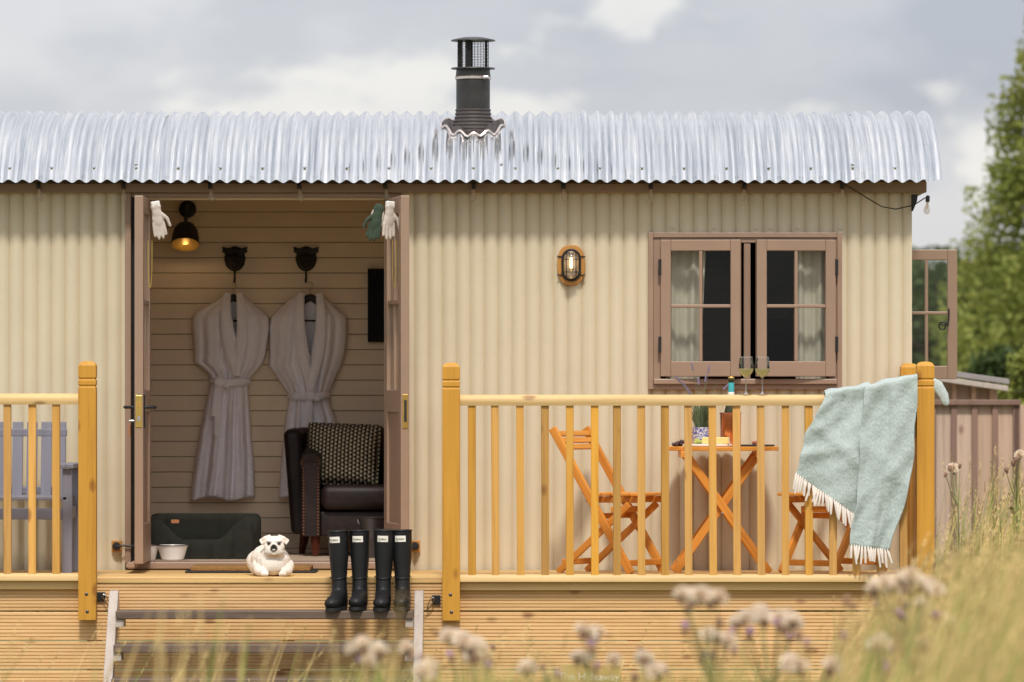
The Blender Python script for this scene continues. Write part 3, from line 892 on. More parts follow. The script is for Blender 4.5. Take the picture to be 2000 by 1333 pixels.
MB().lathe([(fr_ + .003, -.008), (fr_ + .006, -.006), (fr_ + .006, .006), (fr_ + .003, .008)], 32, (fx, FY, WZ(153, FY))).build('clamp_band', 'alu_edge', flue, smooth=30)
MB().box((fx + .055, FY - fr_ - .022, WZ(153, FY) - .009), (fx + .085, FY - fr_ * .55, WZ(153, FY) + .007)).build('clamp_screw', 'alu_edge', flue, bevel=.003)

# ------------------------------------------------------------------ deck
deck = thing('timber_deck', 'pale pine deck with grooved skirting boards in front of the hut', 'deck')
DXL, DXR, DYF = -3.35, 2.20, -1.20
nb = 8; bw = (abs(DYF) - .03) / nb
dbm = MB().box((DXL, .002, -.028), (DXR, bw - .004, 0)).mesh('deck_board', 'deck_pine_x')
for k in range(nb):
    put('deck_board', dbm, deck, (0, DYF + k * bw, DZ + (random.uniform(-.001, 0))), bevel=.003, bseg=1)
MB().box((DXL, DYF - .024, WZ(1140, DYF)), (DXR, DYF - .0005, DZ + .001)).build('nosing_board', 'deck_pine_x', deck, bevel=.006)
def groove_profile(hh, n=8):
    pr = [(0.004, 0.0), (0, .003)]
    pitch = hh / n
    for k in range(n):
        z = k * pitch
        if k: pr += [(0, z - .0032), (.0055, z - .0022), (.0055, z + .0022), (0, z + .0032)]
    pr += [(0, hh - .003), (.004, hh), (.024, hh), (.024, 0)]
    return pr
zs = [WZ(y, DYF) for y in (1141, 1195.5, 1253, 1310, 1367, 1424)]
for k in range(5):
    hh = zs[k] - zs[k + 1] - .006
    if k == 4: hh = zs[4] - .01
    pr = groove_profile(hh)
    m = MB().prism([(p[0], p[1]) for p in pr], 0, DXR - DXL, 'X')
    y0 = DYF - (.018 if k % 2 == 0 else .015)
    o = m.build('skirt_board', 'skirt_pine_x', deck, loc=(DXL, y0, zs[k] - hh - (0 if k < 4 else 0)))
    o.rotation_euler = (R(random.uniform(-.4, .4)), R(random.uniform(-.02, .02)), 0)
# end skirt
for k in range(5):
    MB().box((DXR - .0, DYF, zs[k + 1] + .004 if k < 4 else .01), (DXR + .022, -.02, zs[k])).build('skirt_board', 'skirt_pine_x', deck, bevel=.003)
for x in (-3.2, -2.2, -1.2, -.3, .6, 1.4, 2.1):
    MB().box((x, DYF + .006, 0), (x + .07, DYF + .08, DZ - .032)).build('deck_post', 'deck_pine_x', deck)

# ------------------------------------------------------------------ balustrades
YP = -1.262
def newel(parent, px, ptop, pbot, Y=YP, name='newel_post'):
    x = WX(px, Y - .045); hw = .0455
    zt, zb = WZ(ptop, Y - .045), WZ(pbot, Y - .045)
    prof = [(hw, zb), (hw, zt - .135), (hw - .005, zt - .131), (hw - .005, zt - .126), (hw, zt - .122), (hw, zt - .098), (hw - .005, zt - .094), (hw - .005, zt - .089), (hw, zt - .085), (hw, zt - .022),
            (hw - .004, zt - .013), (hw - .014, zt - .004), (hw - .026, zt), (0.0005, zt + .001)]
    m = MB(); vs = []; fs = []
    for r, z in prof:
        vs += [(x - r, Y - r, z), (x + r, Y - r, z), (x + r, Y + r, z), (x - r, Y + r, z)]
    for i in range(len(prof) - 1):
        for k in range(4): fs.append((i * 4 + k, i * 4 + (k + 1) % 4, (i + 1) * 4 + (k + 1) % 4, (i + 1) * 4 + k))
    fs.append((0, 1, 2, 3)); m.add([(v[0] - x, v[1] - Y, v[2]) for v in vs], fs)
    o = m.build(name, 'post_pine_z', parent, loc=(x, Y, 0), bevel=.003)
    for dz in (.045, .135):
        if pbot > 1180:
            MB().lathe([(.009, 0), (.009, -.002), (.006, -.004), (0, -.0045)], 10, (random.uniform(-.006, .006), -hw, zb + dz), axis='Y').build('bolt', 'bucket_tin', o, smooth=True)
    return o, x
def rail_prof(x0, x1, Y, zc, name, parent, kind):
    if kind == 'top':
        half = [(-.030, zc - .026), (-.034, zc - .012), (-.036, zc + .006), (-.030, zc + .020), (-.017, zc + .0285), (0, zc + .031)]
    else:
        half = [(-.030, zc - .020), (-.030, zc + .002), (-.024, zc + .012), (-.012, zc + .018), (0, zc + .019)]
    poly = half + [(-p[0], p[1]) for p in half[-2::-1]]
    m = MB().prism([(p[0], p[1] - zc) for p in poly], -(x1 - x0) / 2, (x1 - x0) / 2, 'X')
    return m.build(name, 'rail_pine_x', parent, loc=((x0 + x1) / 2, Y, zc), smooth=35)
def run(parent, xa, xb, balus, ztop, zbot):
    rail_prof(xa, xb, YP, ztop, 'top_rail', parent, 'top')
    rail_prof(xa, xb, YP, zbot, 'bottom_rail', parent, 'bot')
    MB().box((-(xb - xa) / 2, -.017, -.022), ((xb - xa) / 2, .017, .0215)).build('kick_board', 'rail_pine_x', parent, loc=((xa + xb) / 2, YP + .022, zbot - .043), bevel=.003)
    hgt = ztop - zbot - .03
    bme = MB().box((-.0195, -.0195, 0), (.0195, .0195, hgt)).mesh('baluster', 'baluster_pine_z')
    for px in balus:
        put('baluster', bme, parent, (WX(px, YP), YP, zbot + .014), (random.uniform(-.003, .003), R(random.uniform(-.35, .05)), random.uniform(-.06, .06)), bevel=.002, bseg=1)
ztop = WZ(783, YP); zbot = WZ(1129, YP)
br = thing('balustrade', 'long pine balustrade with teal throw, right of the steps', 'railing', (0, 0, 0))
_, xa = newel(br, 881, 709, 1213)
_, xb = newel(br, 1808, 707, 1213)
run(br, xa + .046, xb - .046, (922, 968, 1017, 1065, 1113, 1162, 1205, 1253, 1299, 1345, 1393, 1440, 1487, 1534, 1580, 1627, 1673, 1720, 1765), ztop, zbot)
yb_ = -.085
mb_, xbk = newel(br, 0, 707, 1125, -.085)
mb_.location.x = xb; xbk = xb
zt_ = WZ(707, YP - .045)
mb_.location.z = zt_ - (WZ(707, yb_ - .045))
for nm, zc, hh in (('side_rail', ztop, .05), ('side_rail', zbot, .04)):
    MB().box((-.03, -.54, -hh / 2), (.03, .54, hh / 2)).build(nm, 'rail_pine_x', br, loc=(xb, (YP + yb_) / 2, zc), bevel=.008)
for k in range(1, 10):
    y = YP + (yb_ - YP) * k / 10
    MB().box((-.0195, -.0195, 0), (.0195, .0195, ztop - zbot - .045)).build('baluster', 'baluster_pine_z', br, loc=(xb, y, zbot + .02), bevel=.002)
bl = thing('balustrade', 'short pine balustrade in front of the grey garden seat, left of the steps', 'railing')
_, xa2 = newel(bl, 170, 706, 1212)
run(bl, DXL, xa2 - .046, (-80, -32, 15, 63, 110), ztop + .006, zbot + .006)

# ------------------------------------------------------------------ steps
steps = thing('deck_steps', 'open wooden steps with dark treads and pale side rails below the doors', 'steps')
sx0, sx1 = WX(223, -1.3), WX(818.5, -1.3)
for sx in (sx0, sx1):
    m = MB()
    m.prism([(-1.262, WZ(1154, -1.3)), (-1.325, WZ(1154, -1.3)), (-2.05, .0), (-1.93, .0), (-1.262, .66)], -.0235, .0235, 'X')
    m.build('stringer', 'stringer_paint', steps, loc=(sx, 0, 0), bevel=.004)
tm = MB().box((sx0 + .026, -.115, -.021), (sx1 - .026, .115, .021)).mesh('tread', 'tread_wood')
TY = [(-1.46, .640), (-1.615, .474), (-1.77, .309), (-1.925, .144)]
for y, z in TY:
    put('tread', tm, steps, (0, y, z - .021), (R(random.uniform(-.5, .5)), 0, 0), bevel=.005)
    for sx, sg in ((sx0, 1), (sx1, -1)):
        xa_ = sx + sg * .025; xb_ = sx + sg * .066
        MB().box((min(xa_, xb_), y - .10, z - .084), (max(xa_, xb_), y + .08, z - .0435)).build('cleat', 'stringer_paint', steps, bevel=.003)
# clips that hold the steps to the deck
for px, sg, lb in ((197, 1, 'steel snap clip on a black plate beside the left stringer of the steps'), (852, -1, 'steel snap clip on a black plate beside the right stringer of the steps')):
    p = W(px, 1166 if sg > 0 else 1172, DYF - .03)
    t = thing('snap_clip', lb, 'clip', p, group='clips holding the steps')
    MB().box((-.022, -.004, -.024), (.022, .012, .024)).build('plate', 'black_iron', t, bevel=.003)
    pts = []
    for a in np.linspace(0, 2 * PI, 17):
        r_ = .009 + .003 * math.cos(a)
        pts.append((sg * (.014 + .030 * (1 - math.cos(a)) / 2) + r_ * math.sin(a), -.014, .012 - .058 * (1 - math.cos(a)) / 2 + .25 * sg * r_ * math.sin(a)))
    MB().tube(pts, .0032, 6, cap=False).build('hook', 'steel', t, smooth=True)
    MB().tube([(sg * .044, -.014, -.045), (sg * .052, -.012, -.055), (sg * .066, -.01, -.058)], .0025, 5).build('cord', 'black_iron', t)

# ------------------------------------------------------------------ folding table and chairs
def folding_chair(name, label, origin, dirx, a):
    fx_, fy_ = dirx * math.cos(a), -math.sin(a)                 # facing
    lx_, ly_ = dirx * math.sin(a), math.cos(a)                  # from the near side to the far side
    t = thing(name, label, 'chair', origin, 0, 'folding garden chairs at the small table')
    def L(x, y, z): return Vector((fx_ * x + lx_ * y, fy_ * x + ly_ * y, z))
    up = Vector((fx_, fy_, 0))
    side = Vector((lx_, ly_, 0))
    wl = .36
    def bar(nm, p0, p1, w_, h_, upv=None):
        p0, p1 = Vector(p0), Vector(p1)
        mid = (p0 + p1) / 2; d = p1 - p0
        q = d.to_track_quat('X', 'Z')
        m = MB(); l = d.length / 2
        # local frame: x along the bar, width along lateral
        b = MB().box((-l, -w_ / 2, -h_ / 2), (l, w_ / 2, h_ / 2))
        xax = d.normalized(); yax = (side if upv is None else Vector(upv)); yax = (yax - xax * yax.dot(xax)).normalized(); zax = xax.cross(yax)
        M = Matrix((xax, yax, zax)).transposed()
        o = b.build(nm, 'orange_wood', t, loc=mid, bevel=.004)
        o.rotation_euler = M.to_euler(); return o
    for y in (0, wl):
        bar('back_leg', L(-.215, y, .765), L(.262, y, .0), .022, .044)
        yi = y + (.026 if y == 0 else -.026)
        bar('front_leg', L(-.195, yi, .0), L(.235, yi, .365), .02, .036)
        bar('seat_rail', L(-.035, y + (.052 if y == 0 else -.052), .388), L(.30, y + (.052 if y == 0 else -.052), .388), .02, .034)
    for i in range(6):
        x = -.005 + i * .056
        bar('seat_slat', L(x, .0, .416), L(x, wl, .416), .046, .016, up)
    for i, (x, z) in enumerate(((-.200, .735), (-.178, .70), (-.156, .665))):
        n = Vector((-.477 * fx_ * 1, -.477 * fy_, .765)).normalized()
        bar('back_slat', L(x + .012, .0, z), L(x + .012, wl, z), .031, .014, n)
    bar('rung', L(.245, 0, .055), L(.245, wl, .055), .02, .032, up)
    bar('rung', L(-.165, .03, .055), L(-.165, wl - .03, .055), .02, .032, up)
    bar('rung', L(.13, .03, .335), L(.13, wl - .03, .335), .02, .032, up)
    bar('rung', L(.045, .0, .30), L(.045, wl, .30), .02, .03, up)
    return t
folding_chair('folding_chair', 'orange folding chair with open slatted back, left of the table', (WX(1148, -.62), -.62, DZ + .002), 1, R(30))
folding_chair('folding_chair', 'orange folding chair half hidden behind the hanging throw', (WX(1690, -.62), -.62, DZ + .002), -1, R(46))

TYC = -.345
tab = thing('folding_table', 'round orange folding table with crossed legs behind the balustrade', 'table', (WX(1408, TYC), TYC, DZ + .002))
tr_ = 113 / S(TYC)
ztab = WZ(873, TYC) - DZ
nsl = 7
for k in range(nsl):
    ya, yb2 = -tr_ + 2 * tr_ * k / nsl + .003, -tr_ + 2 * tr_ * (k + 1) / nsl - .003
    poly = []
    for y in np.linspace(ya, yb2, 5): poly.append((math.sqrt(max(1e-6, tr_ ** 2 - y * y)), y))
    for y in np.linspace(yb2, ya, 5): poly.append((-math.sqrt(max(1e-6, tr_ ** 2 - y * y)), y))
    MB().prism(poly, ztab - .022, ztab, 'Z').build('top_slat', 'orange_wood', tab, bevel=.003)
for y in (-.19, .19):
    def tbar(nm, p0, p1, w_, h_, yy):
        p0, p1 = Vector(p0), Vector(p1); d = p1 - p0; l = d.length / 2
        o = MB().box((-l, -w_ / 2, -h_ / 2), (l, w_ / 2, h_ / 2)).build(nm, 'orange_wood', tab, loc=(p0 + p1) / 2, bevel=.004)
        xax = d.normalized(); yax = Vector((0, 1, 0)); o.rotation_euler = Matrix((xax, yax, xax.cross(yax))).transposed().to_euler(); return o
    tbar('leg', (-.195, y, ztab - .035), (.25, y, .0), .024, .042, y)
    tbar('leg', (.195, y + .026 * (1 if y < 0 else -1), ztab - .035), (-.25, y + .026 * (1 if y < 0 else -1), .0), .024, .042, y)
    MB().lathe([(.006, 0), (.006, -.004), (0, -.005)], 8, (0, y - .013, ztab / 2 - .018), axis='Y').build('pivot_bolt', 'steel', tab, smooth=True)
for x in (-.20, .20):
    MB().box((x - .022, -.25, ztab - .058), (x + .022, .25, ztab - .0225)).build('top_batten', 'orange_wood', tab, bevel=.003)
for x in (-.22, .22):
    MB().box((x - .011, -.16, .03), (x + .011, .16, .06)).build('foot_rung', 'orange_wood', tab, bevel=.003)

zt2 = DZ + .002 + ztab
# copper cooler and bottle
cxp = WX(1427, -.36)
cool = MB(); cr_ = 20.5 / S(-.36)
cool.lathe([(cr_ * .94, 0), (cr_ * .96, .002), (cr_, .172), (cr_ + .003, .175), (cr_ + .003, .179), (cr_ - .003, .179), (cr_ - .006, .02), (0, .018)], 32)
tag(cool.build('wine_cooler', 'copper', None, smooth=40, loc=(cxp, -.36, zt2 + .001)), 'hammered copper wine cooler on the folding table', 'cooler')
bot = thing('wine_bottle', 'dark wine bottle with teal neck label standing in the copper cooler', 'bottle', (cxp + .003, -.36, zt2 + .021))
zn = WZ(738, -.36) - zt2 - .021
MB().lathe([(.036, 0), (.038, .01), (.038, zn - .19), (.036, zn - .175), (.026, zn - .135), (.0165, zn - .11), (.0145, zn - .02), (.016, zn - .018), (.016, zn - .008), (.0145, zn - .004)], 24).build('glass', 'bottle_green', bot, smooth=50)
MB().lathe([(.0165, zn - .105), (.0168, zn - .1), (.0156, zn - .028), (.0155, zn - .027)], 24).build('neck_label', 'teal_label', bot, smooth=50)
MB().lathe([(.0170, zn - .104), (.0172, zn - .103), (.0170, zn - .078), (.0165, zn - .077)], 24).build('neck_band', 'label_white', bot, smooth=50)
MB().lathe([(.0165, zn - .0035), (.0168, zn + .001), (.013, zn + .006), (0, zn + .007)], 20).build('cap', 'gold_foil', bot, smooth=50)
# lavender in a blue and white pot
lx = WX(1371, -.27)
lav = thing('lavender_pot', 'lavender growing in a blue and white patterned pot on the table', 'plant', (lx, -.27, zt2 + .001))
pr_ = 21 / S(-.27)
MB().lathe([(pr_ * .86, 0), (pr_ * .9, .004), (pr_, .098), (pr_ + .001, .101), (pr_ - .004, .101), (pr_ - .008, .085), (0, .084)], 32).build('pot', 'willow_pot', lav, smooth=40)
MB().lathe([(pr_ - .0085, .083), (0, .0855)], 16).build('soil', 'soil', lav)
rl = random.Random(5)
lf = MB()
for i in range(260):
    a = rl.uniform(0, 2 * PI); r0 = rl.uniform(0, .035); hh = rl.uniform(.08, .19); sp = rl.uniform(.0, .055)
    p0 = Vector((r0 * math.cos(a), r0 * math.sin(a), .085)); p1 = p0 + Vector((math.cos(a) * sp, math.sin(a) * sp, hh))
    wv = Vector((-math.sin(a + .7), math.cos(a + .7), 0)) * .0028
    mid = (p0 + p1) / 2 + Vector((0, 0, .01))
    lf.add([p0 - wv * .6, p0 + wv * .6, mid + wv, p1, mid - wv], [(0, 1, 2, 3, 4)])
lfo = lf.build('foliage', 'lavender_leaf', lav); lfo['kind'] = 'stuff'
for px, py in ((1336, 752), (1352, 716), (1364, 745), (1384, 722), (1378, 740), (1400, 748), (1418, 756), (1345, 765), (1392, 765), (1325, 742), (1410, 762), (1371, 758)):
    Yt = -.27 + rl.uniform(-.05, .05)
    tip = W(px, py, Yt) - Vector((lx, -.27, zt2 + .001))
    b0 = Vector((tip.x * .15, rl.uniform(-.02, .02), .10))
    mid = b0.lerp(tip, .6) + Vector((-tip.x * .12, 0, .02))
    stt = MB().tube([b0, mid, tip], [.0014, .0012, .001], 5).build('stem', 'lavender_leaf', lav)
    if rl.random() < .75:
        d = (tip - mid).normalized(); fm = MB()
        for j in range(7):
            c = tip + d * (j - 3) * .0055
            for q in range(4):
                aa = q * PI / 2 + j; off = Vector((math.cos(aa), math.sin(aa), .3)) * .0030 * (1.2 - j * .1)
                fm.ell(c + off, (.0026, .0026, .0042), u=5, w=4)
        fm.build('flower_spike', 'lavender_bloom', stt)
# board, slates and food
sl = thing('serving_board', 'pale serving board under the cheese on the table', 'board', (WX(1385, -.42), -.42, zt2 + .001))
MB().lathe([(.12, 0), (.124, .003), (.124, .009), (.121, .012), (0, .012)], 28, sx=1.0, sy=.9).build('board', 'china', sl, smooth=30)
s2 = thing('slate_plate', 'dark slate at the right end of the round table', 'plate', (WX(1478, -.40), -.40, zt2 + .001))
MB().lathe([(.094, 0), (.096, .003), (.096, .009), (0, .010)], 24, sy=.8).build('slab', 'slate', s2, bevel=0)
def bunch(name, label, cat, mat, px, Y, n, r, sx, sz, z):
    rr = random.Random(n * 7 + int(px)); t = thing(name, label, cat, (WX(px, Y), Y, z))
    me = MB().ell((0, 0, 0), (r, r, r * 1.1), u=10, w=7).mesh('grape', mat, True)
    for i in range(n):
        put('grape', me, t, (rr.gauss(0, sx), rr.gauss(0, .018), r + abs(rr.gauss(0, sz)) * .8 if i > n * .45 else r))
    return t
bunch('grape_bunch', 'bunch of dark grapes at the left end of the table', 'grapes', 'grape_dark', 1325, -.40, 16, .0092, .016, .012, zt2 + .001)
bunch('grape_bunch', 'small bunch of green grapes in front of the patterned pot', 'grapes', 'grape_green', 1364, -.40, 14, .0085, .013, .013, zt2 + .0135)
bunch('cured_meat', 'little heap of cured meat on the dark slate', 'food', 'cured_meat', 1476, -.40, 9, .008, .012, .008, zt2 + .0115)
ch = thing('cheese_wedge', 'yellow wedge of cheese on the serving board', 'cheese', (WX(1398, -.45), -.45, zt2 + .0135))
MB().prism([(-.075, -.02), (.065, -.045), (.072, .03), (-.02, .04)], 0, .036, 'Z').build('wedge', 'cheese', ch, bevel=.004)
MB().prism([(.0655, -.046), (.070, -.044), (.077, .030), (.0725, .030)], 0, .037, 'Z').build('rind', 'rind', ch, bevel=.001)

# wine glasses on the handrail
def glass(px, label):
    Y = YP; x = WX(px, Y); zb_ = ztop + .0315
    t = thing('wine_glass', label, 'glass', (x, Y, zb_), group='wine glasses on the handrail')
    H = WZ(698, Y) - zb_; rb = 14.6 / S(Y)
    outer = [(0.030, 0), (.032, .0012), (.012, .004), (.0042, .009), (.0034, .03), (.0034, H * .42), (.006, H * .455), (rb * .62, H * .53), (rb * .93, H * .61), (rb, H * .68), (rb * .97, H * .82), (rb * .84, H)]
    inner = [(rb * .84 - .0012, H), (rb * .97 - .0012, H * .82), (rb - .0012, H * .68), (rb * .93 - .0012, H * .61), (rb * .6, H * .535), (.003, H * .47), (0, H * .468)]
    MB().lathe(outer, 28).build('bowl', 'thin_glass', t, smooth=60)
    MB().lathe([(.0300, .0012), (.0115, .0042), (.0036, .010), (.0031, .03), (.0031, H * .42), (.0055, H * .45)], 20).build('stem', 'glass_glint', t, smooth=60)
    MB().tube([(rb * .84 * math.cos(a), rb * .84 * math.sin(a), H) for a in np.linspace(0, 2 * PI, 29)], .0009, 5, cap=False).build('rim', 'glass_glint', t, smooth=True)
    q = .0016
    MB().lathe([(0, H * .468), (.005, H * .475), (rb * .6 - q, H * .537), (rb * .92 - q, H * .61), (rb - q - .0005, H * .68), (rb * .995 - q - .0005, H * .695), (0, H * .695)], 28).build('wine', 'wine', t, smooth=40)
    return t
glass(1457, 'left of the two white wine glasses standing on the handrail')
glass(1489, 'right of the two white wine glasses standing on the handrail')

# ------------------------------------------------------------------ throw on the balustrade
thr = thing('throw_blanket', 'pale teal wool throw with cream fringe draped over the balustrade corner', 'blanket')
YF = YP - .075
def bez(a, b, k): return a + (b - a) * k
def layer(tl, tr, bl_, br_, bow_l, bow_r, Yf, hump, seed, back=.32):
    def fn(u, v):
        # v 0..0.2 behind the rail, 0.2..0.3 over it, 0.3..1 down the front
        tx = bez(tl[0], tr[0], u); ty = bez(tl[1], tr[1], u) + hump * math.sin(PI * u)
        bx_ = bez(bl_[0], br_[0], u); by_ = bez(bl_[1], br_[1], u)
        ztp = WZ(ty, Yf)
        if v >= .3:
            k = (v - .3) / .7
            bow = (bow_l * (1 - u) + bow_r * u) * math.sin(PI * k)
            px = bez(tx, bx_, k) + bow; py = bez(ty, by_, k) 
            p = W(px, py, Yf); p_y0, p_x0 = p.y, p.x
            amp = .004 + .016 * k
            p.y += -amp * math.sin(u * 9.5 + seed + k * 1.3) - .010 * math.sin(u * 4 + seed * 2 - k * 3) * k - .008 * math.sin(k * 7 + u * 5 + seed) * (1 - k) + .018 * (1 - k) ** 3 * .5
            p.y += .010 * math.sin(23 * (u * .6 + k * .9) + seed) * .35
            sag = math.exp(-k * 5)
            p.y += -.010 * sag * math.sin(u * 13 + seed * 3 + 5 * k) - .010 * math.exp(-((k - .35 - .3 * u) / .07) ** 2) - .009 * math.exp(-((k - .75 + .35 * u) / .06) ** 2) + .010 * math.exp(-((u - .45 - .15 * k) / .06) ** 2)
            p.x += (.006 * math.sin(k * 9 + seed) + .004 * math.sin(k * 21 + seed * 2)) * abs(2 * u - 1)
            ease = min(1, k / .12); ease = ease * ease * (3 - 2 * ease)
            p.y = p_y0 + (p.y - p_y0) * ease; p.x = p_x0 + (p.x - p_x0) * ease
            return p
        p = W(tx, ty, Yf)
        if v >= .2:
            k = (.3 - v) / .1
            p.y += .15 * (1 - math.cos(PI * k)) / 2 + .002 * math.sin(u * 14); p.z += (.016 + .007 * math.sin(u * 7 + seed * 2) + .003 * math.sin(u * 15 + seed)) * math.sin(PI * k)
            return p
        k = (.2 - v) / .2
        p.y += .15 + .012 * math.sin(u * 12 + seed) * k; p.z -= back * k
        return p
    return fn
A = layer((1612, 773), (1700, 757), (1553, 925), (1676, 1012), -7, 6, YF, -4, .4)
B = layer((1688, 757), (1792, 734), (1662, 1066), (1738, 1076), 2, 17, YF - .014, 3, 2.2)
c_ = MB(); c_.grid(A, 44, 70); c_.grid(B, 44, 80)
cl = c_.build('cloth', 'throw_wool', thr, smooth=75, solid=.007)
rt = random.Random(11)
def tassel(p, lean):
    L_ = rt.uniform(.062, .095); lx_ = lean + rt.uniform(-.018, .018)
    m = MB(); m.tube([p + Vector((0, 0, .006)), p + Vector((lx_ * .2, -.004, -.012)), p + Vector((lx_ * .6, -.006, -L_ * .6)), p + Vector((lx_, -.003, -L_))], [.0052, .0066, .0064, .0050], 7)
    m.build('tassel', 'tassel', thr, smooth=True)
for i in range(30):
    tassel(Vector(A((i + .5) / 30, 1.0)), -.018 + .035 * i / 30)
for i in range(15):
    tassel(Vector(B((i + .5) / 15, 1.0)), .004)
tl_ = MB()
def tailf(u, v):
    a = 2 * PI * v
    ce = [W(1782, 748, YP + .09), W(1806, 742, YP + .10), W(1828, 752, YP + .085), W(1843, 772, YP + .07), W(1850, 792, YP + .06)]
    k = u * 4; i = min(3, int(k)); c = ce[i].lerp(ce[i + 1], k - i)
    r = .042 * (1 - .55 * u ** 2) * (1 + .12 * math.sin(3 * a + u * 5))
    if u > .98: r *= .5
    return c + Vector((math.cos(a) * r * .8, math.sin(a) * r * .62, math.cos(a) * r * .35 + math.sin(a) * r * .3))
tl_.grid(tailf, 20, 16); 
to = tl_.build('cloth_fold', 'throw_wool', thr, smooth=80)

# ------------------------------------------------------------------ grey garden seat
gs = thing('garden_seat', 'grey painted slatted garden armchair behind the left balustrade', 'chair', (0, 0, DZ + .002))
GY = -.62
sg_ = S(GY)
gx1 = WX(147, GY); gx0 = gx1 - .66
zg = lambda py: WZ(py, GY) - DZ - .002
slat = MB().box((-.028, -.009, 0), (.028, .009, zg(826) - zg(975))).mesh('back_slat', 'grey_wood')
for px in (38, 66, 94, 122, 10, -18, -46, -74):
    put('back_slat', slat, gs, (WX(px - 4, GY + .30), GY + .28, zg(972)), (R(-9), 0, 0), bevel=.004)
for py, dy in ((846, .33), (960, .30)):
    MB().box((gx0 + .04, GY + dy - .01, zg(py) - .02), (gx1 - .07, GY + dy + .012, zg(py) + .02)).build('back_rail', 'grey_wood', gs, bevel=.004)
for k in range(5):
    MB().box((gx0 + .03, GY - .17 + k * .095, zg(972) - .012), (gx1 - .03, GY - .17 + k * .095 + .08, zg(972) + .008)).build('seat_slat', 'grey_wood', gs, bevel=.004)
MB().box((gx0 + .05, GY - .165, zg(1014)), (gx1 - .055, GY - .145, zg(992))).build('apron', 'grey_wood', gs, bevel=.004)
for x in (gx0, gx1 - .055):
    MB().box((x, GY - .17, 0), (x + .05, GY - .11, zg(916))).build('leg', 'grey_wood', gs, bevel=.004)
    MB().box((x, GY + .29, 0), (x + .05, GY + .35, zg(916))).build('leg', 'grey_wood', gs, bevel=.004)
    MB().box((x - .014, GY - .20, zg(915)), (x + .062, GY + .37, zg(905))).build('armrest', 'grey_wood', gs, bevel=.006)
    MB().box((x + .012, GY - .11, zg(1014)), (x + .038, GY + .29, zg(990))).build('side_rail', 'grey_wood', gs, bevel=.003)

# ------------------------------------------------------------------ doormat and dog
mt = thing('doormat', 'coir doormat with black rubber edge on the deck before the doors', 'mat', (WX(493, -.35), -.36, DZ + .001))
mw = (620 - 366) / S(-.35) / 2
MB().box((-mw, -.22, 0), (mw, .22, .010)).build('rubber_base', 'sole_black', mt, bevel=.003)
MB().box((-mw + .03, -.212, .009), (mw - .03, .21, .034)).build('coir_pile', 'coir', mt, bevel=.006)

DGX, DGY = WX(531, -1.0), -1.02
dog = thing('dog', 'small white pug-like dog lying on the deck edge facing out', 'dog', (DGX, DGY, DZ + .001))
d = MB()
d.ell((.018, -.105, .170), (.049, .050, .040)); d.ell((.018, -.116, .150), (.056, .044, .040)); d.ell((.018, -.110, .128), (.056, .046, .034))
d.ell((-.003, -.144, .134), (.023, .019, .028)); d.ell((.039, -.144, .134), (.023, .019, .028)); d.ell((.018, -.152, .154), (.018, .014, .017)); d.ell((.018, -.140, .116), (.026, .018, .012))
d.ell((.010, -.070, .105), (.066, .060, .062)); d.ell((.008, -.045, .078), (.092, .080, .074)); d.ell((.010, -.095, .058), (.066, .045, .055))
d.ell((.008, -.03, .098), (.080, .065, .058)); d.ell((-.025, .05, .085), (.088, .13, .078)); d.ell((-.055, .13, .070), (.085, .085, .068))
d.ell((-.080, .07, .050), (.042, .075, .050)); d.ell((.055, .10, .048), (.042, .08, .046))
capsule(d, (-.072, -.03, .055), (-.062, -.10, .026), .032, .025); capsule(d, (-.062, -.10, .026), (-.026, -.165, .018), .025, .019)
capsule(d, (.088, -.03, .055), (.088, -.10, .026), .032, .025); capsule(d, (.088, -.10, .026), (.066, -.165, .018), .025, .019)
for px_ in (-.026, .066):
    for q in (-1, 0, 1): d.ell((px_ + q * .0125 - .002, -.178, .013), (.0085, .013, .0125), u=10, w=6)
for sg in (-1, 1):
    c0 = .018
    ear = [(c0 + sg * .024, -.104, .211), (c0 + sg * .048, -.106, .203), (c0 + sg * .073, -.114, .186), (c0 + sg * .063, -.122, .168), (c0 + sg * .050, -.120, .180)]
    for a_, b_ in zip(ear, ear[1:]): capsule(d, a_, b_, .0062, .0056, 8)
    d.ell((c0 + sg * .050, -.114, .192), (.014, .0075, .014), None, u=10, w=7)
    capsule(d, (c0 + sg * .010, -.150, .182), (c0 + sg * .034, -.140, .184), .006, .009, 8)
    capsule(d, (c0 + sg * .022, -.152, .160), (c0 + sg * .036, -.146, .126), .006, .011, 8)
dme = remeshed(d, .0032, 6, 'body', 'dog_fur')
put('body', dme, dog)
for sg in (-1, 1):
    MB().ell((.018 + sg * .0265, -.1535, .1715), (.0075, .0060, .0058), u=12, w=8).build('eye', 'ink_black', dog, smooth=True)
nz = MB(); nz.ell((.018, -.1655, .160), (.0105, .006, .0075), u=12, w=8)
nz.build('nose', 'ink_black', dog, smooth=True)
tg = MB(); tg.ell((.018, -.162, .138), (.0095, .007, .0050), u=12, w=8)
tg.build('tongue', 'glove_white', dog, smooth=True)

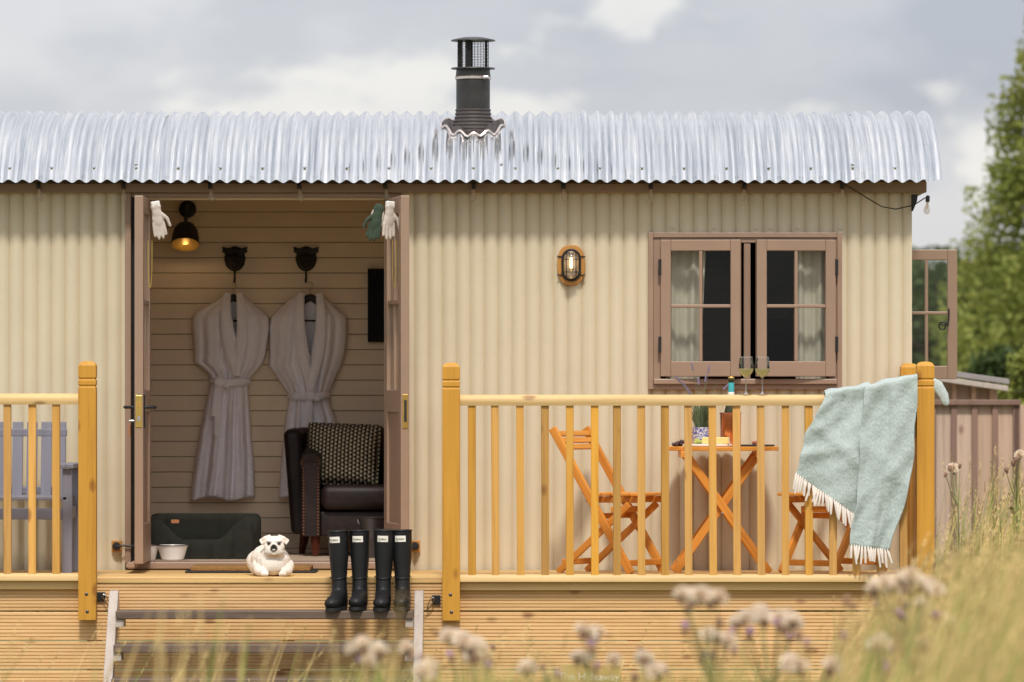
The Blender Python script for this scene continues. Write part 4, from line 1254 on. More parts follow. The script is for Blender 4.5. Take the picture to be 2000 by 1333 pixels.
# ------------------------------------------------------------------ boots
def boot_mesh():
    m = MB()
    rings = []
    H = .405
    for z, cy, rx, ry in ((H, .018, .053, .062), (.34, .018, .052, .062), (.27, .014, .049, .059), (.20, .006, .043, .051), (.15, .0, .039, .047), (.11, -.004, .039, .050), (.07, -.008, .041, .060), (.035, -.01, .041, .064), (.018, -.01, .040, .062)):
        rings.append((z, cy, rx, ry))
    n = 20; vs = []; fs = []
    for z, cy, rx, ry in rings:
        for k in range(n):
            a = 2 * PI * k / n; vs.append((rx * math.cos(a), cy + ry * math.sin(a), z))
    for i in range(len(rings) - 1):
        for k in range(n): fs.append((i * n + k, i * n + (k + 1) % n, (i + 1) * n + (k + 1) % n, (i + 1) * n + k))
    fs.append(tuple(range(n))); fs.append(tuple(reversed(range((len(rings) - 1) * n, len(rings) * n))))
    m.add(vs, fs)
    capsule(m, (0, -.02, .075), (0, -.10, .048), .042, .036, 12)
    m.ell((0.002, -.145, .040), (.044, .062, .034)); m.ell((0.003, -.125, .046), (.040, .06, .038))
    return remeshed(m, .006, 5, 'upper', 'rubber_black')
bme_ = boot_mesh()
sole = []
for a in np.linspace(0, 2 * PI, 28, endpoint=False):
    yy = math.sin(a); xx = math.cos(a)
    y = -.068 + yy * .135; wdt = .047 if y < -.10 else (.036 if y > -.05 and y < -.01 else .041)
    sole.append((xx * wdt, y))
solem = MB().prism(sole, 0, .018, 'Z').mesh('sole', 'sole_black')
rim = MB().tube([(.0535 * math.cos(a), .018 + .0625 * math.sin(a), .402) for a in np.linspace(0, 2 * PI, 25)], .0035, 6, cap=False).mesh('top_rim', 'rubber_black', True)
shade_disc = MB().lathe([(.049, 0), (0, .0005)], 20, sy=1.18).mesh('hollow_shade', 'ink_black')  # black disc capping the boot, in place of its shaded hollow
strap = MB().tube([(.0455 * math.cos(a), .004 + .055 * math.sin(a), .165 + .006 * math.cos(2 * a)) for a in np.linspace(PI * 1.1, PI * 1.9, 10)], .0028, 5).mesh('ankle_seam', 'rubber_black', True)
lab = MB().prism([(.0535 * math.sin(a) * 1.0, .018 - .0625 * math.cos(a) - .0012) for a in np.linspace(-.62, .45, 8)] + [(.0535 * math.sin(a), .018 - .0625 * math.cos(a) + .003) for a in np.linspace(.45, -.62, 8)], .345, .376, 'Z').mesh('label_patch', 'label_white')
tx = text_mesh('Barbour', .0135, 'ink_black', .0006)
names = ['leftmost of the four black rubber boots on the top step', 'second from the left of the black rubber boots, behind the grass blade', 'third from the left of the black rubber boots on the top step', 'rightmost of the four black rubber boots, next to the stringer']
for i, (px, rz, tilt) in enumerate(((665, -14, 3.5), (703, -6, 1.5), (748, -3, .5), (787, -2, 0))):
    t = thing('rubber_boot', names[i], 'boot', (WX(px, -1.45), -1.435 + .012 * (i % 2), TY[0][1] + .002), R(rz), 'wellington boots on the top step')
    t.rotation_euler = (R((1.2, -.6, .8, -.4)[i]), R((-2.4, -.6, .9, -1.2)[i]), R(rz))
    t.scale = (1, 1, (1.0, 1.005, 1.012, 1.01)[i])
    put('upper', bme_, t); put('sole', solem, t); put('top_rim', rim, t); put('ankle_seam', strap, t)
    put('hollow_shade', shade_disc, t, (0, .018, .4065))
    lb_ = put('label_patch', lab, t)
    put('lettering', tx, lb_, (-.005, .018 - .0655, .3605), (R(90), 0, 0))

# ------------------------------------------------------------------ inside the doors
# wall lamp with gold inside
YLW = YL
lp = thing('wall_lamp', 'black dome wall lamp with lit gold inside, top left of the doorway', 'lamp', (WX(363, 1.62), 1.62, 0))
zl0, zl1 = WZ(438, 1.62), WZ(488, 1.62)
rl_ = 27.5 / S(1.62)
prof = [(.012, zl0 + .012), (.016, zl0 + .004), (.03, zl0), (rl_ * .62, zl0 - .012), (rl_ * .86, zl0 - .045), (rl_ * .97, zl0 - .09), (rl_, zl1 + .012)]
zj = zl0 + .012
prof = [(r, z - zj) for r, z in prof]
tilt = (R(-27), 0, 0)
shd = MB().lathe(prof, 32).build('shade', 'black_iron', lp, smooth=40, loc=(0, 0, zj), rot=tilt)
MB().lathe([(r - .002 if r > .02 else r - .004, z - .002) for r, z in prof], 32).build('shade_lining', 'gold_inside', shd, smooth=40)
MB().ell((0, 0, zl1 + .050 - zj), (.022, .022, .03)).build('bulb', 'bulb_glow', shd, smooth=True)
MB().tube([(0, .17, zl0 + .10), (0, .10, zl0 + .105), (0, .03, zl0 + .085), (0, 0, zl0 + .03), (0, 0, zl0)], .010, 8).build('arm', 'black_iron', lp, smooth=True)
MB().lathe([(.05, .177), (.05, .165), (.035, .158), (0, .155)], 20, (0, 0, zl0 + .09), axis='Y').build('wall_rose', 'black_iron', lp, smooth=40)
ld = bpy.data.lights.new('lamp_light', 'POINT'); ld.energy = 1.2; ld.color = (1, .66, .30); ld.shadow_soft_size = .025
lo_ = bpy.data.objects.new('lamp_light', ld); COL.objects.link(lo_); lo_.parent = lp; lo_.location = (0, -.05, zl1 + .03)

# animal head hooks
def head_hook(px, py, label):
    Y = YL - .004
    t = thing('head_hook', label, 'hook', (WX(px, Y), Y, WZ(py, Y)), group='cast iron animal hooks')
    m = MB()
    m.ell((0, -.012, -.012), (.062, .022, .074)); m.ell((0, -.035, -.03), (.040, .035, .045)); m.ell((0, -.055, -.045), (.026, .028, .026))
    for sg in (-1, 1):
        capsule(m, (sg * .035, -.018, .035), (sg * .070, -.022, .052), .014, .007, 8)
        m.ell((sg * .058, -.02, .030), (.018, .008, .009))
    put('head', remeshed(m, .006, 3, 'head', 'black_iron'), t)
    MB().tube([(0, -.02, -.075), (0, -.022, -.115), (0, -.03, -.140), (.0, -.055, -.146), (0, -.062, -.130)], .006, 8).build('peg', 'black_iron', t, smooth=True)
    return t
head_hook(459, 502, 'black animal head hook above the left robe')
head_hook(598, 502, 'black animal head hook above the right robe')

# robes
def robe(tab, label, hang_label, neck, waist, knot, vcols, seed):
    Y0 = YL - .03
    t = thing('bathrobe', label, 'bathrobe', group='white robes on the hooks')
    y_top, y_bot = tab[0][0], tab[-1][0]
    nx, ny = 64, 80
    m = MB()
    def fn(u, v):
        y = y_top + (y_bot - y_top) * v
        l, r = interp(tab, y); q = 2 * u - 1
        px = (l + r) / 2 + (r - l) / 2 * q
        k = (y - waist) / 60
        tight = math.exp(-k * k * 1.2)
        depth = (.085 + .03 * (1 - tight)) * math.sqrt(max(0, 1 - q * q)) ** .8
        if y < 620: depth *= .35 + .65 * (y - y_top) / (620 - y_top)
        up_ = 1 if y < waist else 0
        f1 = math.sin(q * (11 if up_ else 13) + seed + (.5 * math.sin(y * .02 + seed)))
        f2 = math.sin(q * 24 + seed * 2.3 + y * .004)
        amp = (.016 if up_ else .024 * min(1, .3 + (y - waist) / 120)) * (1 - abs(q) ** 4)
        amp *= min(1, max(.15, (y - y_top) / 80))
        d = depth + amp * f1 + amp * .5 * f2
        py = y + (4 * math.sin(q * 5 + seed) * (1 if v > .97 else 0))
        return W(px, py, Y0 - d)
    nl, nr, nyb = neck
    def skip(u, v):
        y = y_top + (y_bot - y_top) * v
        if y > nyb: return False
        l, r = interp(tab, y); px = l + (r - l) * u
        k = (y - y_top) / (nyb - y_top)
        mid = (nl + nr) / 2 + (vcols - (nl + nr) / 2) * k
        hw = (nr - nl) / 2 * (1 - k) ** .8
        return abs(px - mid) < hw
    m.grid(fn, nx, ny, skip)
    m.build('body', 'robe_towel', t, smooth=80, solid=.006)
    mbk = MB()
    def fb(u, v):
        y = y_top + 3 + (y_bot - 4 - y_top) * v
        l, r = interp(tab, y); return W(l + (r - l) * u, y, Y0 + .004)
    mbk.grid(fb, 12, 40); mbk.build('back_panel', 'robe_towel', t, smooth=80, solid=.005)
    # collar: two flat rolls running from the neck to the belt
    for sg, xn in ((-1, nl), (1, nr)):
        pts = []
        for k in np.linspace(0, 1, 12):
            y = y_top - 1 + (waist - 8 - y_top) * k
            l, r = interp(tab, max(y, y_top + 1))
            px = xn + sg * 7 * math.sin(PI * min(1, k * 1.1)) + (vcols + sg * 1 - xn) * k ** 1.5
            q = (px - (l + r) / 2) / max(1, (r - l) / 2)
            dd = .125 * math.sqrt(max(.05, 1 - q * q)) if y > 600 else .05 + .05 * max(0, (y - y_top) / 25)
            pts.append(W(px, y, Y0 - dd - .012 - (.006 if sg > 0 else 0)))
        rad = [.020, .024, .027, .029, .031, .032, .032, .031, .029, .026, .022, .016]
        MB().tube(pts, rad, 10, flat=.42, up=(0, 1, 0)).build('collar', 'robe_towel', t, smooth=True)
    # belt
    l, r = interp(tab, waist)
    pts = [W(l - 2 + (r - l + 4) * k, waist + 3 * math.sin(k * PI) + (knot[1] - waist) * .3, Y0 - .01 - .125 * math.sqrt(max(0, 1 - (2 * k - 1) ** 2)) ** .8) for k in np.linspace(0, 1, 14)]
    MB().tube(pts, .020, 8, flat=.5, up=(0, 1, 0)).build('belt', 'robe_towel', t, smooth=True)
    kb = MB(); kp = W(knot[0], knot[1], Y0 - .145)
    kb.ell(kp, (.034, .022, .030), Euler((0, .5, 0)).to_matrix())
    kb.ell(kp + Vector((.03, .004, -.012)), (.03, .016, .018), Euler((0, .5, 0)).to_matrix())
    kb.build('belt_knot', 'robe_towel', t, smooth=True)
    for dx, ln in ((-4, 100), (-10, 62)):
        p = [W(knot[0] + dx * k ** .6, knot[1] + 4 + ln * k, Y0 - .150 + .006 * math.sin(k * 5)) for k in np.linspace(0, 1, 8)]
        MB().tube(p, [.012, .016, .018, .018, .018, .019, .019, .018], 8, flat=.35, up=(0, 1, 0)).build('belt_end', 'robe_towel', t, smooth=True)
    # hanger
    hg = thing('coat_hanger', hang_label, 'hanger', group='hangers inside the robes')
    hx = (nl + nr) / 2
    Yh = Y0 - .025
    arc = [W(hx + q * 34, y_top + 6 + 26 * abs(q) ** 1.3, Yh) for q in np.linspace(-1, 1, 15)]
    MB().tube(arc, .020, 8, flat=.45, up=(0, 1, 0)).build('shoulder_bar', 'black_iron', hg, smooth=True)
    MB().tube([W(hx - 34, 627, Yh), W(hx + 34, 627, Yh)], .0055, 6).build('trouser_bar', 'black_iron', hg)
    MB().tube([W(hx, y_top + 2, Yh), W(hx, 566, Yh), W(hx + 5, 560, Yh), W(hx + 4, 553, Yh), W(hx - 3, 552, Yh - .01)], .0026, 6).build('hook', 'steel', hg, smooth=True)
robe([(575, 442, 470), (583, 432, 480), (590, 422, 488), (600, 402, 500), (610, 385, 514), (620, 376, 524), (640, 375, 526), (665, 378, 523), (690, 380, 519), (708, 379, 514), (716, 392, 508), (730, 408, 495), (743, 414, 485), (760, 409, 484), (800, 400, 487), (850, 390, 490), (900, 382, 495), (950, 375, 497), (974, 372, 497)],
     'white robe with full skirt showing, hanging left inside the doorway', 'black hanger showing at the neck of the left robe', (444, 468, 662), 743, (428, 748), 462, .3)
robe([(575, 584, 618), (583, 572, 632), (592, 560, 644), (605, 545, 660), (620, 530, 676), (640, 526, 678), (665, 527, 676), (690, 527, 673), (715, 526, 666), (735, 540, 656), (755, 554, 647), (772, 566, 640), (790, 564, 643), (820, 558, 655), (860, 554, 662), (920, 549, 668), (974, 545, 672)],
     'white robe partly behind the armchair, hanging right inside the doorway', 'black hanger showing at the neck of the right robe', (588, 624, 700), 772, (606, 774), 606, 1.9)

# black screen on the wall
tv = thing('wall_screen', 'narrow view of a black screen beside the right door', 'screen', W(737, 597, YL - .03))
MB().box((-.055, -.02, -.21), (.12, .028, .21)).build('casing', 'screen_black', tv, bevel=.004)
MB().box((-.050, -.022, -.205), (.115, -.0205, .205)).build('display', 'screen_black', tv)
# light switch
sw = thing('light_switch', 'small black switch on the boards left of the robes', 'switch', W(291, 752, YL - .002))
MB().box((-.02, -.008, -.015), (.012, .002, .015)).build('switch_plate', 'black_iron', sw, bevel=.002)

# armchair
AY = 1.25
ac = thing('armchair', 'dark brown leather armchair with studded arm inside the doorway', 'armchair')
def rbox(name, lo, hi, mat, bev, parent=ac, rot=None, seg=4, sub=0):
    c = (Vector(lo) + Vector(hi)) / 2; hsz = (Vector(hi) - Vector(lo)) / 2
    o = MB().box(tuple(-hsz), tuple(hsz)).build(name, mat, parent, loc=c, bevel=bev, bseg=seg, rot=rot)
    for p in o.data.polygons: p.use_smooth = True
    return o
def AX(px, Y=AY): return WX(px, Y)
ax0, ax1 = AX(556, 1.5), AX(556, 1.5) + .72
Z = lambda py, Y=AY: WZ(py, Y)
# back with wings: a curved padded shell
bk = MB()
def backf(u, v):
    a = (u - .5) * PI * 1.05
    xc = (ax0 + ax1) / 2
    top = Z(836, 1.5) - .02 * (abs(u - .5) * 2) ** 6
    zz = Z(1045) + (top - Z(1045)) * v
    rx = .36 - .045 * (1 - v); ry = .34
    return Vector((xc + rx * math.sin(a) * (1 if abs(math.sin(a)) < .97 else 1), 1.32 + ry * math.cos(a), zz))
bk.grid(backf, 32, 14)
bo_ = bk.build('back', 'leather', ac, smooth=80)
so = bo_.modifiers.new('thickness', 'SOLIDIFY'); so.thickness = .10; so.offset = -1
bv = bo_.modifiers.new('edges', 'BEVEL'); bv.width = .035; bv.segments = 3; bv.limit_method = 'ANGLE'; bv.angle_limit = R(60)
def arm(xc, sg):
    m = MB()
    pts = [(xc, 1.50, Z(885) + .03), (xc, 1.35, Z(890)), (xc, 1.15, Z(897)), (xc, 1.03, Z(905))]
    m.tube(pts, [.055, .060, .062, .060], 14)
    m.box((xc - .05, 1.03, Z(1046)), (xc + .05, 1.5, Z(905)))
    o = m.build('arm', 'leather', ac, smooth=45)
    st = MB().lathe([(.0085, 0), (.006, -.004), (0, -.006)], 8, axis='Y').mesh('stud', 'stud_brass', True)
    for k in range(22):
        z = Z(915) + (Z(1042) - Z(915)) * k / 21
        for q in (-.040, .040): put('stud', st, o, (xc + q, 1.0285, z))
    for k in range(9):
        a = PI * k / 8; put('stud', st, o, (xc + .048 * math.cos(a), 1.0285, Z(905) + .048 * math.sin(a)))
arm(AX(607, 1.03), 1); arm(AX(607, 1.03) + .52, -1)
xi0, xi1 = AX(607, 1.03) + .055, AX(607, 1.03) + .465
rbox('seat_cushion', (xi0, .99, Z(995)), (xi1, 1.5, Z(946)), 'leather', .045)
rbox('apron', (xi0 - .004, 1.04, Z(1046)), (xi1 + .004, 1.5, Z(997)), 'leather', .015)
for x, y in ((AX(596, 1.5), 1.5), (AX(616, 1.06), 1.07), (AX(616, 1.06) + .50, 1.07), (AX(596, 1.5) + .55, 1.5)):
    m = MB(); m.tube([(x, y, Z(1044)), (x + (.0 if y < 1.2 else -.02), y, .848)], [.030, .018], 4)
    m.build('leg', 'dark_leg', ac, bevel=.003)
# cushion
cu = MB()
cw2, chh2 = 71 / S(1.2), 60 / S(1.2)
def cf(sgn):
    def fn(u, v):
        x = (2 * u - 1); z = (2 * v - 1)
        e = (1 - abs(x) ** 3.2) * (1 - abs(z) ** 3.2)
        pin = 1 - .06 * (1 - abs(x) ** 2) * abs(z) ** 3
        pin2 = 1 - .06 * (1 - abs(z) ** 2) * abs(x) ** 3
        return (x * cw2 * pin2, sgn * .075 * max(0, e) ** .55, z * chh2 * pin)
    return fn
cu.grid(cf(-1), 28, 24); cu.grid(cf(1), 28, 24)
co = thing('cushion', 'square knitted cushion with cream dots on dark wool in the armchair', 'cushion', W(671, 888, 1.17), 0)
co.rotation_euler = (R(-10), R(2), R(-4))
cu.build('cover', 'knit_dots', co, smooth=80, merge=True)
fr2 = MB()
for k in range(60):
    for (xa_, za_, xb_, zb_) in ((-1, -1, 1, -1), (-1, 1, 1, 1), (-1, -1, -1, 1), (1, -1, 1, 1)):
        q = (k + .5) / 60; x = (xa_ + (xb_ - xa_) * q) * cw2 * .985; z = (za_ + (zb_ - za_) * q) * chh2 * .985
        if k % 2 == 0: fr2.ell((x, 0, z), (.0075, .008, .0075), u=6, w=4)
fo = fr2.build('bobble_edge', 'knit_dots', co, smooth=True); fo['kind'] = 'stuff'
# metal bucket beside the chair
bu = thing('metal_bucket', 'dark ribbed metal bucket in front of the armchair', 'bucket', (WX(727, .80), .80, .848))
MB().lathe([(.055, 0), (.058, .01), (.066, .10), (.069, .105), (.068, .112), (.078, .215), (.082, .218), (.078, .222), (.07, .215), (.054, .02), (0, .018)], 24).build('pail', 'bucket_tin', bu, smooth=35)
MB().tube([(.08 * math.cos(a), -.02, .21 + .055 * math.sin(a) * -1 + .0) for a in np.linspace(0, PI, 12)], .003, 5).build('bail_handle', 'steel', bu)
# dog bed
DBY = .85
db = thing('dog_bed', 'dark green quilted dog bed with tan tag inside the doors', 'dog bed')
bx0, bx1 = WX(288, DBY), WX(506, DBY)
wdb = bx1 - bx0
cxb = (bx0 + bx1) / 2
def pad(name, lo, hi, seg=5, bev=.035):
    return rbox(name, lo, hi, 'bed_green', bev, db, seg=4)
zt3, zf3 = WZ(1003, DBY + .25), .848
n3 = 1
for k in range(n3):
    a, b = bx0 + wdb * k / n3, bx0 + wdb * (k + 1) / n3
    pad('back_bolster', (a + .0005, DBY + .16, zf3), (b - .0005, DBY + .30, zt3 - .004 * k))
for x in (bx0, bx1 - .10):
    m = MB().prism([(DBY - .28, zf3), (DBY + .16, zf3), (DBY + .16, zt3 - .01), (DBY - .05, zt3 - .02), (DBY - .28, zf3 + .19)], x, x + .10, 'X')
    o = m.build('side_bolster', 'bed_green', db, bevel=.03, bseg=4)
    for p in o.data.polygons: p.use_smooth = True
fb = MB()
def bedfront(u, v):
    q = 2 * u - 1
    e = max(0, min(1, (abs(q) - .30) / .5)); e = e * e * (3 - 2 * e)
    top = .105 + .110 * e
    a = PI * v
    seam = .010 * sum(math.exp(-((u - c) / .012) ** 2) for c in (.2, .4, .6, .8))
    end = 1 - max(0, (abs(q) - .94) / .06) ** 2 * .35
    z = top * min(1, math.sin(min(a, PI / 2)) ** .55 if a < PI / 2 else math.sin(a) ** .55)
    y = DBY - .305 - (.055 * end - seam) * math.copysign(abs(math.cos(a)) ** .6, math.cos(a))
    return (bx0 + .012 + (wdb - .024) * u, y, zf3 + z * end)
fb.grid(bedfront, 80, 24)
fb.build('front_bolster', 'bed_green', db, smooth=80)
pad('base_cushion', (bx0 + .06, DBY - .27, zf3), (bx1 - .06, DBY + .17, zf3 + .07))
tgx = W(340, 1019, DBY - .05)
MB().box((-.022, -.003, -.010), (.022, .001, .010)).build('name_tag', 'tan_leather', db, loc=W(342, 1019, DBY - .34), bevel=.002)
def bowl(px, r, label):
    Y = .30
    t = thing('dog_bowl', label, 'bowl', (WX(px, Y), Y, .8475), group='white enamel dog bowls')
    hb = (1093 - 1064) / S(Y)
    MB().lathe([(r * .62, 0), (r * .70, .004), (r * .93, hb * .85), (r, hb), (r * .97, hb + .001), (r * .88, hb * .8), (r * .62, .01), (0, .008)], 28).build('pan', 'enamel', t, smooth=40)
    MB().tube([(r * math.cos(a), r * math.sin(a), hb) for a in np.linspace(0, 2 * PI, 29)], .0028, 5, cap=False).build('rim', 'bucket_tin', t, smooth=True)
bowl(337, 31 / S(.3), 'white enamel dog bowl standing clear in front of the dog bed')
bowl(287, 24 / S(.3), 'white enamel dog bowl half hidden by the left door')

# gloves hanging on the doors
def glove_mesh(mat, fan, thumb):
    m = MB()
    m.ell((0, 0, -.085), (.036, .016, .045)); m.ell((0, 0, -.05), (.030, .017, .04)); m.ell((0, 0, -.018), (.032, .016, .03))
    for k, (x, ln) in enumerate(((-.030, .062), (-.011, .078), (.010, .076), (.029, .060))):
        a = (k - 1.5) * fan
        p0 = Vector((x, 0, -.105)); p1 = p0 + Vector((math.sin(a) * ln, -.006, -math.cos(a) * ln))
        capsule(m, p0, p1, .0105, .009, 8)
    capsule(m, (thumb * .026, -.004, -.06), (thumb * .052, -.012, -.085), .013, .011, 8)
    capsule(m, (thumb * .052, -.012, -.085), (thumb * .062, -.014, -.125), .011, .009, 8)
    return remeshed(m, .0045, 3, 'glove_body', mat)
gw = glove_mesh('glove_white', .05, 1); gg = glove_mesh('glove_green', .05, -1)
gcuff = MB().box((-.026, -.014, -.022), (.026, .014, .012)).mesh('cuff', 'china')
for px, py, Y, me, lb, rz, ry in ((303, 398, -.55, gw, 'pale work glove hanging from the left door leaf', 20, -10), (762, 398, -.58, gw, 'pale work glove hanging from the right door leaf', 30, 4), (741, 402, -.50, gg, 'green-backed work glove behind the pale one on the right door', -10, 12)):
    t = thing('work_glove', lb, 'glove', W(px, py, Y), R(rz), 'work gloves hung on the doors')
    t.rotation_euler = (0, R(ry), R(rz))
    t.scale = (.92, .92, 1.02)
    put('glove_body', me, t)
    if me is gw: put('cuff', gcuff, t, bevel=.006)
    else: MB().ell((0, .006, -.075), (.042, .010, .085), u=12, w=8).build('lining', 'glove_white', t, smooth=True)
for xa_, xb_, Y, lb in ((289, 297, -.5, 'fine gold chain looped below the glove on the left door'), (767, 774, -.55, 'fine gold chain looped below the glove on the right door')):
    pts = []
    for k in np.linspace(0, 1, 20):
        px = xa_ + (xb_ - xa_) * k; py = 470 + 90 * (1 - abs(2 * k - 1.0) ** 4) if True else 0
        pts.append(W(px, 470 + 92 * math.sqrt(max(0, 1 - (2 * k - 1) ** 2)) ** .6, Y))
    tag(MB().tube(pts, .0026, 6).build('gold_chain', 'brass', None, smooth=True), lb, 'chain', 'gold chains on the doors')

# ------------------------------------------------------------------ bulkhead lamp on the wall
wl = thing('bulkhead_lamp', 'lit caged bulkhead lamp on an oval oak base beside the window', 'lamp', W(1115.5, 518.5, -.01))
def stad(w_, h_, n=10):
    r = w_; pts = []
    for a in np.linspace(0, PI, n): pts.append((r * math.cos(a), (h_ - r) + r * math.sin(a)))
    for a in np.linspace(PI, 2 * PI, n): pts.append((r * math.cos(a), -(h_ - r) + r * math.sin(a)))
    return pts
q = 1 / 362.0
ov = [(27.5 * q * math.copysign(abs(math.cos(a)) ** .75, math.cos(a)), 39.5 * q * math.copysign(abs(math.sin(a)) ** .85, math.sin(a))) for a in np.linspace(0, 2 * PI, 40, endpoint=False)]
MB().prism(ov, -.022, .004, 'Y').build('base', 'lamp_oak', wl, bevel=.006, bseg=3)
MB().prism(stad(19 * q, 32 * q), -.034, -.0225, 'Y').build('ring', 'black_iron', wl, bevel=.003)
MB().prism(stad(14.5 * q, 27 * q), -.036, -.0345, 'Y').build('reflector', 'alu_edge', wl)
dm = MB(); pr2 = stad(15.5 * q, 28 * q, 12)
def dome(u, v):
    i = u * len(pr2); i0 = int(i) % len(pr2); i1 = (i0 + 1) % len(pr2); f = i - int(i)
    x = pr2[i0][0] * (1 - f) + pr2[i1][0] * f; z = pr2[i0][1] * (1 - f) + pr2[i1][1] * f
    k = math.cos(v * PI / 2)
    zc = max(-12.5 * q, min(12.5 * q, z))
    return (x * k, -.036 - .055 * math.sin(v * PI / 2), zc + (z - zc) * k)
dm.grid(dome, 48, 8); dm.build('dome_glass', 'bulb_glass', wl, smooth=80, merge=True)
MB().lathe([(0, -14 * q), (.010, -13 * q), (.0135, -8 * q), (.0135, 6 * q), (.011, 12 * q), (.009, 15 * q), (0, 15.5 * q)], 14, (0, -.062, 2 * q)).build('bulb', 'bulb_glass', wl, smooth=True)
MB().box((-.0085, -.066, -6 * q), (.0085, -.058, 14 * q)).build('filament', 'filament_glow', wl, bevel=.003)
MB().lathe([(.011, 0), (.011, .03)], 12, (0, -.062, 14 * q)).build('bulb_cap', 'alu_edge', wl, smooth=40)
cgm = MB()
for x in (-9 * q, 9 * q):
    cgm.tube([(x, -.03, 28 * q), (x, -.075, 25 * q), (x, -.094, 15 * q), (x, -.096, 0), (x, -.094, -15 * q), (x, -.075, -25 * q), (x, -.03, -29 * q)], .0022, 6)
for z in (11 * q, -14 * q):
    cgm.tube([(-19 * q, -.03, z), (-17 * q, -.07, z), (-9 * q, -.099, z), (9 * q, -.099, z), (17 * q, -.07, z), (19 * q, -.03, z)], .0022, 6)
cgm.build('cage', 'black_iron', wl, smooth=True)
for x in (-23 * q, 23 * q):
    for z in (17 * q, -19 * q):
        MB().beam((x - 5 * q, -.027, z), (x + 5 * q, -.027, z), .006, .006).build('lug', 'black_iron', wl, bevel=.002)

# ------------------------------------------------------------------ festoon lights
fl_ = thing('festoon_lights', 'string of clear unlit bulbs hung along the eave', 'string lights')
YFS = -.10
bx_ = [75, 241, 410, 584, 752, 925, 1100, 1271, 1454, 1645]
sock = MB().lathe([(.006, .016), (.0105, .012), (.0115, -.012), (.009, -.02), (0, -.02)], 12).mesh('socket', 'cable_black', True)
blb = MB().lathe([(.0075, -.0205), (.009, -.03), (.0165, -.060), (.0175, -.068), (.014, -.080), (.006, -.086), (0, -.087)], 14).mesh('bulb', 'clear_bulb', True)
fil = MB().tube([(0, 0, -.022), (.003, 0, -.04), (-.002, 0, -.058)], .0022, 5).mesh('filament', 'gold_foil')
path = [Vector((XL + .3, YFS, WZ(360, YFS)))]
def add_bulb(p, rot=(0, 0, 0)):
    o = put('socket', sock, fl_, p, rot); put('bulb', blb, o); put('filament', fil, o)
for i, px in enumerate(bx_):
    p = W(px, 362.5, YFS)
    add_bulb(p, (R(random.uniform(-6, 6)), R(random.uniform(-10, 10)), 0))
    if i: path.append((path[-1] + p) / 2 + Vector((0, .01, .004)))
    path.append(p + Vector((0, 0, .014)))
path += [W(1690, 385, YFS), W(1722, 404, YFS), W(1750, 409, YFS), W(1785, 401, YFS), W(1805, 388, YFS), W(1812, 385, YFS)]
MB().tube(path, .0032, 5).build('cable', 'cable_black', fl_, smooth=True)
add_bulb(W(1812, 388, YFS), (0, R(5), 0))
bk_ = thing('eave_bracket', 'small black triangular bracket under the right end of the eave', 'bracket', W(1784, 397, -.03))
MB().prism([(-.012, .045), (.022, .045), (.018, .01), (-.004, -.045), (-.012, -.045)], -.03, .0, 'Y').build('plate', 'black_iron', bk_, bevel=.003)

# ------------------------------------------------------------------ sign
SY = -4.2
sg_t = thing('name_sign', 'small wooden name sign with pale lettering low in the flowers', 'sign', (WX(1150, SY), SY, 0), R(0))
z1s = WZ(1298, SY); wsn = 122 / S(SY)
MB().box((-wsn / 2, -.012, z1s - .12), (wsn / 2, .012, z1s)).build('board', 'sign_wood', sg_t, bevel=.003, rot=(0, R(.9), 0))
tm_ = text_mesh('The Hideaway', .049, 'label_white', .0015)
put('lettering', tm_, sg_t, (0, -.0135, z1s - .058), (R(90), R(.9), 0))
MB().box((-.02, .0125, 0), (.02, .04, z1s - .02)).build('stake', 'sign_wood', sg_t)

# ------------------------------------------------------------------ fence, shed and trees behind
FYY = 5.2
fe = thing('timber_fence', 'weathered vertical board fence at the far right', 'fence')
ft = WZ(788, FYY)
x = WX(1778, FYY)
pit = 40.3 / S(FYY)
fb_ = MB().box((0.002, 0, .05), (pit * .985, .02, ft - .01)).mesh('fence_board', 'fence_board')
bt_ = MB().box((-.018, -.028, .05), (.018, -.001, ft - .012)).mesh('batten', 'fence_batten')
for k in range(6):
    px = 1822.5 + (k - 1) * 40.3
    if px > 1985: break
    xx = WX(px, FYY)
    put('fence_board', fb_, fe, (xx, FYY, 0)); put('batten', bt_, fe, (xx, FYY, 0))
put('batten', bt_, fe, (WX(1986, FYY), FYY, 0))
MB().box((WX(1770, FYY), FYY - .05, ft - .012), (WX(1992, FYY), FYY + .05, ft + .022)).build('top_rail', 'fence_batten', fe, bevel=.004)
SHY = 6.2
sh = thing('timber_shed', 'low timber store with a sloping felt roof behind the fence', 'shed')
sx_a, sx_b = WX(1790, SHY), WX(1950, SHY)
MB().box((sx_a, SHY + .06, 0), (sx_b, SHY + .09, WZ(748, SHY))).build('back_boards', 'fence_board', sh)
MB().box((sx_a, SHY + 1.2, 0), (sx_b, SHY + 1.23, WZ(745, SHY))).build('rear_wall', 'fence_board', sh)
for px, wd in ((1800, 10), (1864, 9), (1902, 9), (1940, 14)):
    xx = WX(px, SHY); hw = wd / S(SHY) / 2
    MB().box((xx - hw, SHY, 0), (xx + hw, SHY + .055, WZ(744 if px > 1900 else 740, SHY))).build('post', 'shed_post', sh, bevel=.004)
m = MB()
def roofb(z_off, y0, y1, pa, pb, mat, nm, dz):
    p0 = W(pa[0], pa[1], SHY); p1 = W(pb[0], pb[1], SHY)
    v = [(p0.x, y0, p0.z + z_off), (p1.x, y0, p1.z + z_off), (p1.x, y1, p1.z + z_off + dz), (p0.x, y1, p0.z + z_off + dz)]
    MB().add(v + [(a, b, c - .035) for a, b, c in v], [(0, 1, 2, 3), (7, 6, 5, 4), (0, 4, 5, 1), (1, 5, 6, 2), (2, 6, 7, 3), (3, 7, 4, 0)]).build(nm, mat, sh, bevel=.004)
